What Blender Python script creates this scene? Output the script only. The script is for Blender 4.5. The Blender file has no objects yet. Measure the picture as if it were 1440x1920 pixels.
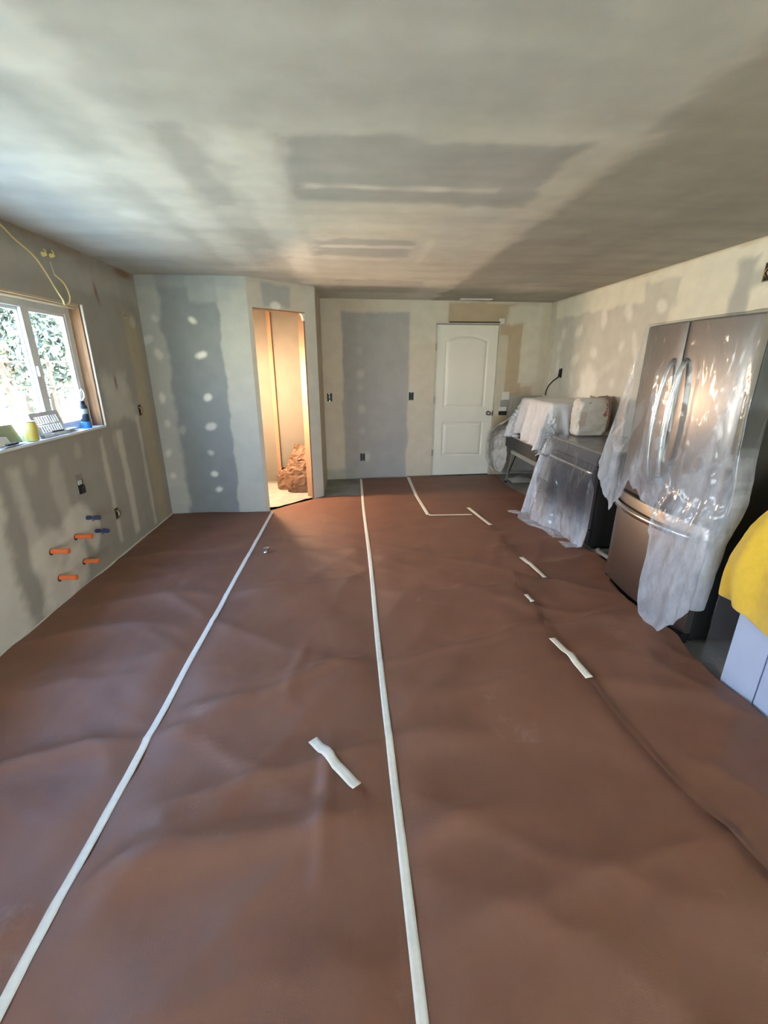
import bpy, math, random
import numpy as np
from mathutils import Vector, Matrix, noise as mnoise

random.seed(4)
RNG = np.random.default_rng(4)
scene = bpy.context.scene
COL = scene.collection

# ------------------------------------------------------------------ camera
cam_data = bpy.data.cameras.new('camera')
cam = bpy.data.objects.new('camera', cam_data)
COL.objects.link(cam)
cam_data.sensor_fit = 'VERTICAL'
cam_data.sensor_height = 36.0
cam_data.lens = 810.4 / 1920.0 * 36.0
cam_data.clip_start = 0.02
cam.location = (0.0, 0.0, 1.6117)
cam.rotation_euler = (math.pi / 2 - 0.3276, 0.0, -0.072)
scene.camera = cam

# ------------------------------------------------------------------ exposure
scene.view_settings.view_transform = 'Standard'
scene.view_settings.look = 'None'
scene.view_settings.exposure = 2.0
scene.view_settings.gamma = 1.0
scene.view_settings.use_curve_mapping = False
scene.cycles.use_denoising = True
scene.cycles.max_bounces = 12
scene.cycles.diffuse_bounces = 8
scene.cycles.transparent_max_bounces = 16
scene.cycles.caustics_reflective = False
scene.cycles.caustics_refractive = False
scene.cycles.sample_clamp_indirect = 6.0

# ------------------------------------------------------------------ sky
world = bpy.data.worlds.new('sky')
scene.world = world
world.use_nodes = True
wn = world.node_tree.nodes
wl = world.node_tree.links
wn.clear()
w_out = wn.new('ShaderNodeOutputWorld')
w_bg = wn.new('ShaderNodeBackground')
w_tc = wn.new('ShaderNodeTexCoord')
w_sep = wn.new('ShaderNodeSeparateXYZ')
w_ramp = wn.new('ShaderNodeValToRGB')
w_ramp.color_ramp.elements[0].position = 0.0
w_ramp.color_ramp.elements[0].color = (1.0, 0.95, 0.90, 1)
w_mid = w_ramp.color_ramp.elements.new(0.28)
w_mid.color = (0.66, 0.76, 1.0, 1)
w_ramp.color_ramp.elements[-1].position = 0.75
w_ramp.color_ramp.elements[-1].color = (0.30, 0.50, 1.0, 1)
w_bg.inputs['Strength'].default_value = 7.5
wl.new(w_tc.outputs['Generated'], w_sep.inputs[0])
wl.new(w_sep.outputs['Z'], w_ramp.inputs[0])
wl.new(w_ramp.outputs[0], w_bg.inputs[0])
wl.new(w_bg.outputs[0], w_out.inputs[0])

# ------------------------------------------------------------------ sun (over the roof, from the right; never enters the left openings)
sun_d = bpy.data.lights.new('sun', 'SUN')
sun_d.energy = 64.0
sun_d.angle = math.radians(0.6)
sun_d.color = (1.0, 0.90, 0.74)
sun = bpy.data.objects.new('sun', sun_d)
COL.objects.link(sun)
sun.rotation_euler = Vector((-0.66, 0.10, -0.74)).to_track_quat('-Z', 'Y').to_euler()


def portal(name, loc, sx, sy, direction):
    d = bpy.data.lights.new(name, 'AREA')
    d.shape = 'RECTANGLE'
    d.size, d.size_y = sx, sy
    d.cycles.is_portal = True
    o = bpy.data.objects.new(name, d)
    COL.objects.link(o)
    o.location = loc
    o.rotation_euler = Vector(direction).to_track_quat('-Z', 'Y').to_euler()


# ------------------------------------------------------------------ room constants
XL, XR, H = -2.075, 2.828, 2.44
YB = -2.6                                   # back wall behind the camera
P1 = (-1.02, 4.84)                          # pantry corner, left end of the angled wall
P2 = (-0.39, 5.41)                          # right end of the angled wall
def far_y(x): return 6.3128 + 0.0574 * x
WIN = (1.30, 3.835, 1.13, 2.05)             # window hole: y0 y1 z0 z1
SLD = (-0.8, 0.8, 0.03, 2.12)                # sliding glass door hole in the wall behind the camera
portal('portal_window', (-2.24, (WIN[0] + WIN[1]) / 2, (WIN[2] + WIN[3]) / 2), WIN[1] - WIN[0], WIN[3] - WIN[2], (1, 0, 0))
portal('portal_slider', ((SLD[0] + SLD[1]) / 2, YB - 0.16, (SLD[2] + SLD[3]) / 2), SLD[1] - SLD[0], SLD[3] - SLD[2], (0, 1, 0))


# ------------------------------------------------------------------ helpers: noise
def _hash(ix, iy, s):
    n = (ix * 374761393 + iy * 668265263 + s * 974634777) & 0xffffffff
    n = ((n ^ (n >> 13)) * 1274126177) & 0xffffffff
    n = n ^ (n >> 16)
    return (n & 0xffff) / 65535.0


def vnoise(u, v, s=0):
    u = np.asarray(u, float); v = np.asarray(v, float)
    iu = np.floor(u).astype(np.int64); iv = np.floor(v).astype(np.int64)
    fu = u - iu; fv = v - iv
    fu = fu * fu * fu * (fu * (fu * 6 - 15) + 10); fv = fv * fv * fv * (fv * (fv * 6 - 15) + 10)
    a = _hash(iu, iv, s); b = _hash(iu + 1, iv, s); c = _hash(iu, iv + 1, s); d = _hash(iu + 1, iv + 1, s)
    return (a * (1 - fu) + b * fu) * (1 - fv) + (c * (1 - fu) + d * fu) * fv


def fbm(u, v, s=0, o=4):
    t = 0; a = 1; n = 0
    for i in range(o):
        t = t + a * vnoise(np.asarray(u) * 2 ** i + 17.3 * i, np.asarray(v) * 2 ** i + 5.1 * i, s + i); n += a; a *= 0.5
    return t / n


def ridge(u, v, s=0, o=3):
    t = 0; a = 1; n = 0
    for i in range(o):
        t = t + a * (1 - np.abs(2 * vnoise(np.asarray(u) * 2 ** i + 9.7 * i, np.asarray(v) * 2 ** i + 3.3 * i, s + i) - 1)); n += a; a *= 0.5
    return t / n


def sstep(x, a, b):
    t = np.clip((x - a) / (b - a), 0, 1)
    return t * t * (3 - 2 * t)


# ------------------------------------------------------------------ helpers: materials
MATS = {}


def mat(name, col, rough=0.6, metal=0.0, noise_amt=0.0, noise_scale=8.0, bump=0.0, bump_scale=60.0, spec=0.5, coat=0.0, col2=None, sheen=0.0):
    if name in MATS:
        return MATS[name]
    m = bpy.data.materials.new(name)
    m.use_nodes = True
    nt = m.node_tree
    b = nt.nodes['Principled BSDF']
    b.inputs['Roughness'].default_value = rough
    b.inputs['Metallic'].default_value = metal
    b.inputs['Specular IOR Level'].default_value = spec
    b.inputs['Coat Weight'].default_value = coat
    b.inputs['Sheen Weight'].default_value = sheen
    b.inputs['Base Color'].default_value = (*col, 1)
    tc = nt.nodes.new('ShaderNodeTexCoord')
    if noise_amt > 0 or col2:
        n = nt.nodes.new('ShaderNodeTexNoise')
        n.inputs['Scale'].default_value = noise_scale
        n.inputs['Detail'].default_value = 6
        nt.links.new(tc.outputs['Object'], n.inputs['Vector'])
        mx = nt.nodes.new('ShaderNodeMix'); mx.data_type = 'RGBA'
        c2 = col2 if col2 else tuple(max(0, c * (1 - noise_amt)) for c in col)
        c1 = col if col2 else tuple(min(1, c * (1 + noise_amt)) for c in col)
        mx.inputs[6].default_value = (*c1, 1); mx.inputs[7].default_value = (*c2, 1)
        r = nt.nodes.new('ShaderNodeMapRange'); r.inputs[1].default_value = 0.3; r.inputs[2].default_value = 0.7
        nt.links.new(n.outputs['Fac'], r.inputs[0]); nt.links.new(r.outputs[0], mx.inputs[0])
        nt.links.new(mx.outputs[2], b.inputs['Base Color'])
    if bump > 0:
        n2 = nt.nodes.new('ShaderNodeTexNoise'); n2.inputs['Scale'].default_value = bump_scale; n2.inputs['Detail'].default_value = 5
        nt.links.new(tc.outputs['Object'], n2.inputs['Vector'])
        bp = nt.nodes.new('ShaderNodeBump'); bp.inputs['Strength'].default_value = bump; bp.inputs['Distance'].default_value = 0.01
        nt.links.new(n2.outputs['Fac'], bp.inputs['Height']); nt.links.new(bp.outputs[0], b.inputs['Normal'])
    MATS[name] = m
    return m


def patch_mat(name, rough=0.75):
    """Drywall: albedo of paper, joint compound and old paint from the mesh attribute, broken up by noise."""
    m = bpy.data.materials.new(name); m.use_nodes = True
    nt = m.node_tree; b = nt.nodes['Principled BSDF']
    b.inputs['Roughness'].default_value = rough
    b.inputs['Specular IOR Level'].default_value = 0.25
    at = nt.nodes.new('ShaderNodeAttribute'); at.attribute_name = 'patch_albedo'
    tc = nt.nodes.new('ShaderNodeTexCoord')
    n = nt.nodes.new('ShaderNodeTexNoise'); n.inputs['Scale'].default_value = 7; n.inputs['Detail'].default_value = 8
    nt.links.new(tc.outputs['Object'], n.inputs['Vector'])
    r = nt.nodes.new('ShaderNodeMapRange'); r.inputs[1].default_value = 0.3; r.inputs[2].default_value = 0.7; r.inputs[3].default_value = 0.94; r.inputs[4].default_value = 1.05
    nt.links.new(n.outputs['Fac'], r.inputs[0])
    vm = nt.nodes.new('ShaderNodeVectorMath'); vm.operation = 'SCALE'
    nt.links.new(at.outputs['Color'], vm.inputs[0]); nt.links.new(r.outputs[0], vm.inputs['Scale'])
    nt.links.new(vm.outputs[0], b.inputs['Base Color'])
    n2 = nt.nodes.new('ShaderNodeTexNoise'); n2.inputs['Scale'].default_value = 45; n2.inputs['Detail'].default_value = 4
    nt.links.new(tc.outputs['Object'], n2.inputs['Vector'])
    bp = nt.nodes.new('ShaderNodeBump'); bp.inputs['Strength'].default_value = 0.06; bp.inputs['Distance'].default_value = 0.01
    nt.links.new(n2.outputs['Fac'], bp.inputs['Height']); nt.links.new(bp.outputs[0], b.inputs['Normal'])
    return m


def schlick(nt, f0, f1, bump=None):
    """two-sided reflectance: f0 face on, rising to f1 at grazing angles"""
    lw = nt.nodes.new('ShaderNodeLayerWeight'); lw.inputs[0].default_value = 0.5
    if bump is not None: nt.links.new(bump.outputs[0], lw.inputs['Normal'])
    pw = nt.nodes.new('ShaderNodeMath'); pw.operation = 'POWER'; pw.inputs[1].default_value = 4.0
    nt.links.new(lw.outputs['Facing'], pw.inputs[0])
    ma = nt.nodes.new('ShaderNodeMath'); ma.operation = 'MULTIPLY_ADD'; ma.inputs[1].default_value = f1 - f0; ma.inputs[2].default_value = f0
    nt.links.new(pw.outputs[0], ma.inputs[0])
    return ma.outputs[0]


def film_mat(name, clear=0.06, milk=0.50, bump=0.75, scale=16.0, tint=(0.82, 0.89, 1.0), rough=0.14):
    """Thin clear plastic: see-through where it lies single, milky where it is bunched (mesh attribute), glossy creases."""
    m = bpy.data.materials.new(name); m.use_nodes = True
    nt = m.node_tree; nt.nodes.clear()
    out = nt.nodes.new('ShaderNodeOutputMaterial')
    tr = nt.nodes.new('ShaderNodeBsdfTransparent'); tr.inputs[0].default_value = (0.97, 0.975, 0.98, 1)
    df = nt.nodes.new('ShaderNodeBsdfDiffuse'); df.inputs[0].default_value = (*tint, 1)
    tl = nt.nodes.new('ShaderNodeBsdfTranslucent'); tl.inputs[0].default_value = (*tint, 1)
    gl = nt.nodes.new('ShaderNodeBsdfGlossy'); gl.inputs['Roughness'].default_value = rough
    tc = nt.nodes.new('ShaderNodeTexCoord')
    mp = nt.nodes.new('ShaderNodeMapping'); mp.inputs['Scale'].default_value = (1, 1, 0.4); mp.inputs['Rotation'].default_value = (0.5, 0, 0)
    nt.links.new(tc.outputs['Object'], mp.inputs[0])
    n = nt.nodes.new('ShaderNodeTexNoise'); n.noise_type = 'RIDGED_MULTIFRACTAL'; n.inputs['Scale'].default_value = scale; n.inputs['Detail'].default_value = 4; n.inputs['Distortion'].default_value = 0.8
    nt.links.new(mp.outputs[0], n.inputs['Vector'])
    bp = nt.nodes.new('ShaderNodeBump'); bp.inputs['Strength'].default_value = bump; bp.inputs['Distance'].default_value = 0.011
    nt.links.new(n.outputs['Fac'], bp.inputs['Height'])
    for s_ in (df, gl, tl):
        nt.links.new(bp.outputs[0], s_.inputs['Normal'])
    m1 = nt.nodes.new('ShaderNodeMixShader'); m1.inputs[0].default_value = 0.35
    nt.links.new(df.outputs[0], m1.inputs[1]); nt.links.new(tl.outputs[0], m1.inputs[2])
    at = nt.nodes.new('ShaderNodeAttribute'); at.attribute_name = 'bunched'
    n3 = nt.nodes.new('ShaderNodeTexNoise'); n3.inputs['Scale'].default_value = 14; n3.inputs['Detail'].default_value = 5; n3.inputs['Roughness'].default_value = 0.65
    nt.links.new(mp.outputs[0], n3.inputs['Vector'])
    r3 = nt.nodes.new('ShaderNodeMapRange'); r3.inputs[1].default_value = 0.3; r3.inputs[2].default_value = 0.7; r3.inputs[3].default_value = 0.70; r3.inputs[4].default_value = 1.30
    nt.links.new(n3.outputs['Fac'], r3.inputs[0])
    mr = nt.nodes.new('ShaderNodeMapRange'); mr.inputs[3].default_value = clear; mr.inputs[4].default_value = milk
    nt.links.new(at.outputs['Fac'], mr.inputs[0])
    mu = nt.nodes.new('ShaderNodeMath'); mu.operation = 'MULTIPLY'; mu.use_clamp = True
    nt.links.new(mr.outputs[0], mu.inputs[0]); nt.links.new(r3.outputs[0], mu.inputs[1])
    m2 = nt.nodes.new('ShaderNodeMixShader')
    nt.links.new(mu.outputs[0], m2.inputs[0]); nt.links.new(tr.outputs[0], m2.inputs[1]); nt.links.new(m1.outputs[0], m2.inputs[2])
    m3 = nt.nodes.new('ShaderNodeMixShader')
    nt.links.new(schlick(nt, 0.03, 0.70, bp), m3.inputs[0]); nt.links.new(m2.outputs[0], m3.inputs[1]); nt.links.new(gl.outputs[0], m3.inputs[2])
    nt.links.new(m3.outputs[0], out.inputs[0])
    return m


def set_attr(o, name, vals):
    a = o.data.attributes.new(name, 'FLOAT', 'POINT')
    a.data.foreach_set('value', np.asarray(vals, float).ravel())


def glass_mat(name):
    m = bpy.data.materials.new(name); m.use_nodes = True
    nt = m.node_tree; nt.nodes.clear()
    out = nt.nodes.new('ShaderNodeOutputMaterial')
    tr = nt.nodes.new('ShaderNodeBsdfTransparent'); tr.inputs[0].default_value = (0.86, 0.90, 0.90, 1)
    gl = nt.nodes.new('ShaderNodeBsdfGlossy'); gl.inputs['Roughness'].default_value = 0.02
    mx = nt.nodes.new('ShaderNodeMixShader')
    nt.links.new(schlick(nt, 0.03, 0.5), mx.inputs[0]); nt.links.new(tr.outputs[0], mx.inputs[1]); nt.links.new(gl.outputs[0], mx.inputs[2])
    nt.links.new(mx.outputs[0], out.inputs[0])
    return m


def wood_mat(name, c1, c2, axis='Z', scale=6.0):
    m = bpy.data.materials.new(name); m.use_nodes = True
    nt = m.node_tree; b = nt.nodes['Principled BSDF']; b.inputs['Roughness'].default_value = 0.7
    tc = nt.nodes.new('ShaderNodeTexCoord'); mp = nt.nodes.new('ShaderNodeMapping')
    s = [14, 14, 14]; s['XYZ'.index(axis)] = 0.7
    mp.inputs['Scale'].default_value = s
    n = nt.nodes.new('ShaderNodeTexNoise'); n.inputs['Scale'].default_value = scale; n.inputs['Detail'].default_value = 5; n.inputs['Distortion'].default_value = 0.6
    cr = nt.nodes.new('ShaderNodeValToRGB')
    cr.color_ramp.elements[0].position = 0.3; cr.color_ramp.elements[0].color = (*c1, 1)
    cr.color_ramp.elements[1].position = 0.7; cr.color_ramp.elements[1].color = (*c2, 1)
    nt.links.new(tc.outputs['Object'], mp.inputs[0]); nt.links.new(mp.outputs[0], n.inputs['Vector'])
    nt.links.new(n.outputs['Fac'], cr.inputs[0]); nt.links.new(cr.outputs[0], b.inputs['Base Color'])
    return m


def steel_mat(name, col=(0.56, 0.53, 0.50), rough=0.30):
    m = bpy.data.materials.new(name); m.use_nodes = True
    nt = m.node_tree; b = nt.nodes['Principled BSDF']
    b.inputs['Metallic'].default_value = 1.0; b.inputs['Base Color'].default_value = (*col, 1)
    tc = nt.nodes.new('ShaderNodeTexCoord'); mp = nt.nodes.new('ShaderNodeMapping'); mp.inputs['Scale'].default_value = (200, 200, 2)
    n = nt.nodes.new('ShaderNodeTexNoise'); n.inputs['Scale'].default_value = 3; n.inputs['Detail'].default_value = 3
    r = nt.nodes.new('ShaderNodeMapRange'); r.inputs[3].default_value = rough - 0.06; r.inputs[4].default_value = rough + 0.08
    nt.links.new(tc.outputs['Object'], mp.inputs[0]); nt.links.new(mp.outputs[0], n.inputs['Vector'])
    nt.links.new(n.outputs['Fac'], r.inputs[0]); nt.links.new(r.outputs[0], b.inputs['Roughness'])
    return m


def paper_mat():
    m = bpy.data.materials.new('rosin_paper'); m.use_nodes = True
    nt = m.node_tree; b = nt.nodes['Principled BSDF']
    b.inputs['Roughness'].default_value = 0.55
    b.inputs['Specular IOR Level'].default_value = 0.38
    tc = nt.nodes.new('ShaderNodeTexCoord')
    n = nt.nodes.new('ShaderNodeTexNoise'); n.inputs['Scale'].default_value = 3; n.inputs['Detail'].default_value = 9; n.inputs['Roughness'].default_value = 0.6
    nt.links.new(tc.outputs['Object'], n.inputs['Vector'])
    cr = nt.nodes.new('ShaderNodeValToRGB')
    cr.color_ramp.elements[0].position = 0.30; cr.color_ramp.elements[0].color = (0.150, 0.068, 0.041, 1)
    cr.color_ramp.elements[1].position = 0.75; cr.color_ramp.elements[1].color = (0.188, 0.090, 0.056, 1)
    nt.links.new(n.outputs['Fac'], cr.inputs[0])
    # chalky drywall dust scuffs
    n2 = nt.nodes.new('ShaderNodeTexNoise'); n2.inputs['Scale'].default_value = 2.1; n2.inputs['Detail'].default_value = 10; n2.inputs['Roughness'].default_value = 0.72
    nt.links.new(tc.outputs['Object'], n2.inputs['Vector'])
    r2 = nt.nodes.new('ShaderNodeMapRange'); r2.inputs[1].default_value = 0.60; r2.inputs[2].default_value = 0.80; r2.inputs[4].default_value = 0.30
    nt.links.new(n2.outputs['Fac'], r2.inputs[0])
    mx = nt.nodes.new('ShaderNodeMix'); mx.data_type = 'RGBA'; mx.inputs[7].default_value = (0.46, 0.36, 0.32, 1)
    nt.links.new(r2.outputs[0], mx.inputs[0]); nt.links.new(cr.outputs[0], mx.inputs[6])
    nt.links.new(mx.outputs[2], b.inputs['Base Color'])
    n3 = nt.nodes.new('ShaderNodeTexNoise'); n3.inputs['Scale'].default_value = 220; n3.inputs['Detail'].default_value = 3
    nt.links.new(tc.outputs['Object'], n3.inputs['Vector'])
    bp = nt.nodes.new('ShaderNodeBump'); bp.inputs['Strength'].default_value = 0.12; bp.inputs['Distance'].default_value = 0.004
    nt.links.new(n3.outputs['Fac'], bp.inputs['Height']); nt.links.new(bp.outputs[0], b.inputs['Normal'])
    return m


# ------------------------------------------------------------------ helpers: meshes
class MB:
    def __init__(self):
        self.v = []; self.f = []

    def add(self, vs, fs):
        b = len(self.v); self.v += [tuple(map(float, p)) for p in vs]; self.f += [tuple(i + b for i in f) for f in fs]

    def box(self, x0, x1, y0, y1, z0, z1, bev=0.0):
        if bev <= 0:
            vs = [(x, y, z) for x in (x0, x1) for y in (y0, y1) for z in (z0, z1)]
            self.add(vs, [(0, 1, 3, 2), (4, 6, 7, 5), (0, 4, 5, 1), (2, 3, 7, 6), (0, 2, 6, 4), (1, 5, 7, 3)])
        else:
            import bmesh
            bm = bmesh.new()
            bmesh.ops.create_cube(bm, size=1)
            for v in bm.verts:
                v.co = Vector(((x0 + x1) / 2 + v.co.x * (x1 - x0), (y0 + y1) / 2 + v.co.y * (y1 - y0), (z0 + z1) / 2 + v.co.z * (z1 - z0)))
            bmesh.ops.bevel(bm, geom=bm.edges[:] , offset=bev, segments=2, affect='EDGES', profile=0.6)
            bm.verts.index_update()
            self.add([v.co[:] for v in bm.verts], [[v.index for v in f.verts] for f in bm.faces])
            bm.free()
        return self

    def tube(self, pts, r, n=8, cap=True):
        pts = [Vector(p) for p in pts]
        rs = r if isinstance(r, (list, tuple)) else [r] * len(pts)
        rings = []
        up = Vector((0, 0, 1))
        for i, p in enumerate(pts):
            t = (pts[min(i + 1, len(pts) - 1)] - pts[max(i - 1, 0)]).normalized()
            a = t.cross(up)
            if a.length < 1e-3: a = t.cross(Vector((1, 0, 0)))
            a.normalize(); b = t.cross(a)
            if i and a.dot(pa) < 0: a = -a; b = -b
            pa = a
            rings.append([p + (a * math.cos(2 * math.pi * k / n) + b * math.sin(2 * math.pi * k / n)) * rs[i] for k in range(n)])
        vs = [q for rr in rings for q in rr]; fs = []
        for i in range(len(pts) - 1):
            for k in range(n):
                k2 = (k + 1) % n
                fs.append((i * n + k, i * n + k2, (i + 1) * n + k2, (i + 1) * n + k))
        if cap:
            fs.append(tuple(range(n - 1, -1, -1))); fs.append(tuple((len(pts) - 1) * n + k for k in range(n)))
        self.add(vs, fs); return self

    def lathe(self, prof, c, n=20, axis='Z', M=None):
        vs = []; fs = []
        for (r, h) in prof:
            for k in range(n):
                a = 2 * math.pi * k / n
                p = (r * math.cos(a), r * math.sin(a), h)
                if axis == 'X': p = (p[2], p[0], p[1])
                if axis == 'Y': p = (p[0], p[2], p[1])
                p = Vector(p)
                if M: p = M @ p
                vs.append(p + Vector(c))
        for i in range(len(prof) - 1):
            for k in range(n):
                k2 = (k + 1) % n
                fs.append((i * n + k, i * n + k2, (i + 1) * n + k2, (i + 1) * n + k))
        fs.append(tuple(range(n - 1, -1, -1))); fs.append(tuple((len(prof) - 1) * n + k for k in range(n)))
        self.add(vs, fs); return self

    def grid(self, P):
        """P: array (n, m, 3)"""
        n, m = P.shape[:2]
        b = len(self.v)
        self.v += [tuple(p) for p in P.reshape(-1, 3).tolist()]
        for i in range(n - 1):
            for j in range(m - 1):
                a = b + i * m + j
                self.f.append((a, a + 1, a + m + 1, a + m))
        return self

    def build(self, name, material, parent=None, smooth=False, loc=None):
        me = bpy.data.meshes.new(name)
        vs = self.v
        if loc is not None:
            vs = [(p[0] - loc[0], p[1] - loc[1], p[2] - loc[2]) for p in vs]
        me.from_pydata(vs, [], self.f)
        me.update()
        if smooth is True:
            me.polygons.foreach_set('use_smooth', [True] * len(me.polygons))
        me.materials.append(material)
        o = bpy.data.objects.new(name, me)
        COL.objects.link(o)
        if loc is not None: o.location = loc
        if parent is not None:
            o.parent = parent
            if loc is None:
                o.matrix_parent_inverse = Matrix.Translation(parent.location).inverted() @ Matrix.Identity(4)
            else:
                o.location = (loc[0] - parent.location[0], loc[1] - parent.location[1], loc[2] - parent.location[2])
        if smooth == 'auto':
            me.polygons.foreach_set('use_smooth', [True] * len(me.polygons))
            try:
                me.set_sharp_from_angle(angle=math.radians(35))
            except Exception:
                pass
        return o


def B(x0, x1, y0, y1, z0, z1, bev=0.0):
    return MB().box(x0, x1, y0, y1, z0, z1, bev)


def tag(o, label=None, cat=None, group=None, kind=None):
    if label: o['label'] = label
    if cat: o['category'] = cat
    if group: o['group'] = group
    if kind: o['kind'] = kind
    return o


def thing(name, loc, label=None, cat=None, group=None, kind=None):
    o = bpy.data.objects.new(name, None)
    COL.objects.link(o)
    o.location = loc
    o.empty_display_size = 0.05
    return tag(o, label, cat, group, kind)


def solidify(o, t, off=0.0):
    md = o.modifiers.new('thickness', 'SOLIDIFY'); md.thickness = t; md.offset = off
    return o


# ------------------------------------------------------------------ drywall painting
class Paint:
    def __init__(self, U, V, base, seed):
        self.U, self.V, self.s = U, V, seed
        self.n = fbm(U * 5, V * 5, seed, 4) - 0.5
        self.n2 = fbm(U * 17, V * 17, seed + 50, 3) - 0.5
        self.C = np.ones(U.shape + (3,)) * np.array(base)

    def _mix(self, sd, col, a, soft, wob):
        al = a * sstep(-(sd + wob * (self.n * 1.6 + self.n2 * 0.6)), -soft, soft)
        self.C = self.C * (1 - al[..., None]) + np.array(col) * al[..., None]

    def rect(self, u0, v0, u1, v1, col, a=1.0, soft=0.02, wob=0.04):
        du = np.abs(self.U - (u0 + u1) / 2) - (u1 - u0) / 2
        dv = np.abs(self.V - (v0 + v1) / 2) - (v1 - v0) / 2
        self._mix(np.maximum(du, dv), col, a, soft, wob); return self

    def blob(self, u, v, ru, rv, col, a=1.0, soft=0.5, wob=0.35, rot=0.0):
        c, s = math.cos(rot), math.sin(rot)
        x = (self.U - u) * c + (self.V - v) * s; y = -(self.U - u) * s + (self.V - v) * c
        self._mix(np.sqrt((x / ru) ** 2 + (y / rv) ** 2) - 1, col, a, soft, wob); return self


MUD = (0.71, 0.69, 0.60)
MUD2 = (0.86, 0.84, 0.77)
GREY = (0.37, 0.385, 0.375)
BLUEG = (0.235, 0.255, 0.26)
TAN = (0.47, 0.375, 0.25)
PRIM = (0.385, 0.375, 0.36)
WALLMAT = patch_mat('drywall')


def lines(a, b, res, cuts):
    n = max(1, int(round((b - a) / res)))
    L = list(np.linspace(a, b, n + 1))
    for c in cuts:
        if a < c < b:
            i = int(np.argmin([abs(x - c) for x in L])); L[i] = c
    return np.array(sorted(set(L)))


def wall(name, o, e, z0, z1, th, side, holes, paint, res=0.02, kind='structure', zcap=True, urange=None):
    """o,e: plan endpoints; side=+1/-1 tells on which side (left of o->e = +1) the visible face lies; holes in (u0,u1,z0,z1)."""
    o = np.array(o, float); e = np.array(e, float)
    L = np.linalg.norm(e - o); d = (e - o) / L
    nrm = np.array([-d[1], d[0]]) * side
    us = lines(0, L, res, [h[i] for h in holes for i in (0, 1)])
    zs = lines(z0, z1, res, [h[i] for h in holes for i in (2, 3)])
    U, Z = np.meshgrid(us, zs, indexing='ij')
    C = paint(U, Z)
    mb = MB()
    P = np.stack([o[0] + d[0] * U, o[1] + d[1] * U, Z], -1)
    n, m = U.shape
    mb.v = [tuple(p) for p in P.reshape(-1, 3).tolist()]
    uc = (us[:-1] + us[1:]) / 2; zc = (zs[:-1] + zs[1:]) / 2
    inside = lambda u, z: any(h[0] < u < h[1] and h[2] < z < h[3] for h in holes)
    flip = side < 0
    for i in range(n - 1):
        for j in range(m - 1):
            if inside(uc[i], zc[j]): continue
            a = i * m + j
            f = (a, a + m, a + m + 1, a + 1)
            mb.f.append(f if flip else f[::-1])
    nfront = len(mb.v)
    pt = lambda u, z, k: (o[0] + d[0] * u - nrm[0] * k, o[1] + d[1] * u - nrm[1] * k, z)
    for h in holes:
        c = [(h[0], h[2]), (h[1], h[2]), (h[1], h[3]), (h[0], h[3])]
        for q in range(4):
            a, b = c[q], c[(q + 1) % 4]
            mb.add([pt(*a, 0), pt(*b, 0), pt(*b, th), pt(*a, th)], [(0, 1, 2, 3)])
    cu = sorted(set([0, L] + [h[i] for h in holes for i in (0, 1)])); cz = sorted(set([z0, z1] + [h[i] for h in holes for i in (2, 3)]))
    for i in range(len(cu) - 1):
        for j in range(len(cz) - 1):
            if inside((cu[i] + cu[i + 1]) / 2, (cz[j] + cz[j + 1]) / 2): continue
            mb.add([pt(cu[i], cz[j], th), pt(cu[i + 1], cz[j], th), pt(cu[i + 1], cz[j + 1], th), pt(cu[i], cz[j + 1], th)], [(0, 1, 2, 3)])
    for u in (0, L):
        mb.add([pt(u, z0, 0), pt(u, z1, 0), pt(u, z1, th), pt(u, z0, th)], [(0, 1, 2, 3)])
    for z in (z0, z1):
        mb.add([pt(0, z, 0), pt(L, z, 0), pt(L, z, th), pt(0, z, th)], [(0, 1, 2, 3)])
    ob = mb.build(name, WALLMAT)
    cols = np.ones((len(mb.v), 4)); cols[:, :3] = (0.45, 0.42, 0.36)
    cols[:nfront, :3] = C.reshape(-1, 3)
    at = ob.data.attributes.new('patch_albedo', 'FLOAT_COLOR', 'POINT')
    at.data.foreach_set('color', cols.ravel())
    ob['kind'] = kind
    return ob


# ================================================================== STRUCTURE
CONCRETE = mat('concrete_floor', (0.22, 0.22, 0.19), 0.8, noise_amt=0.25, noise_scale=4, bump=0.2, bump_scale=30)
tag(B(XL - 0.14, XR + 0.14, YB - 0.14, 6.7, -0.2, 0.0).build('floor', CONCRETE), kind='structure')


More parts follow.
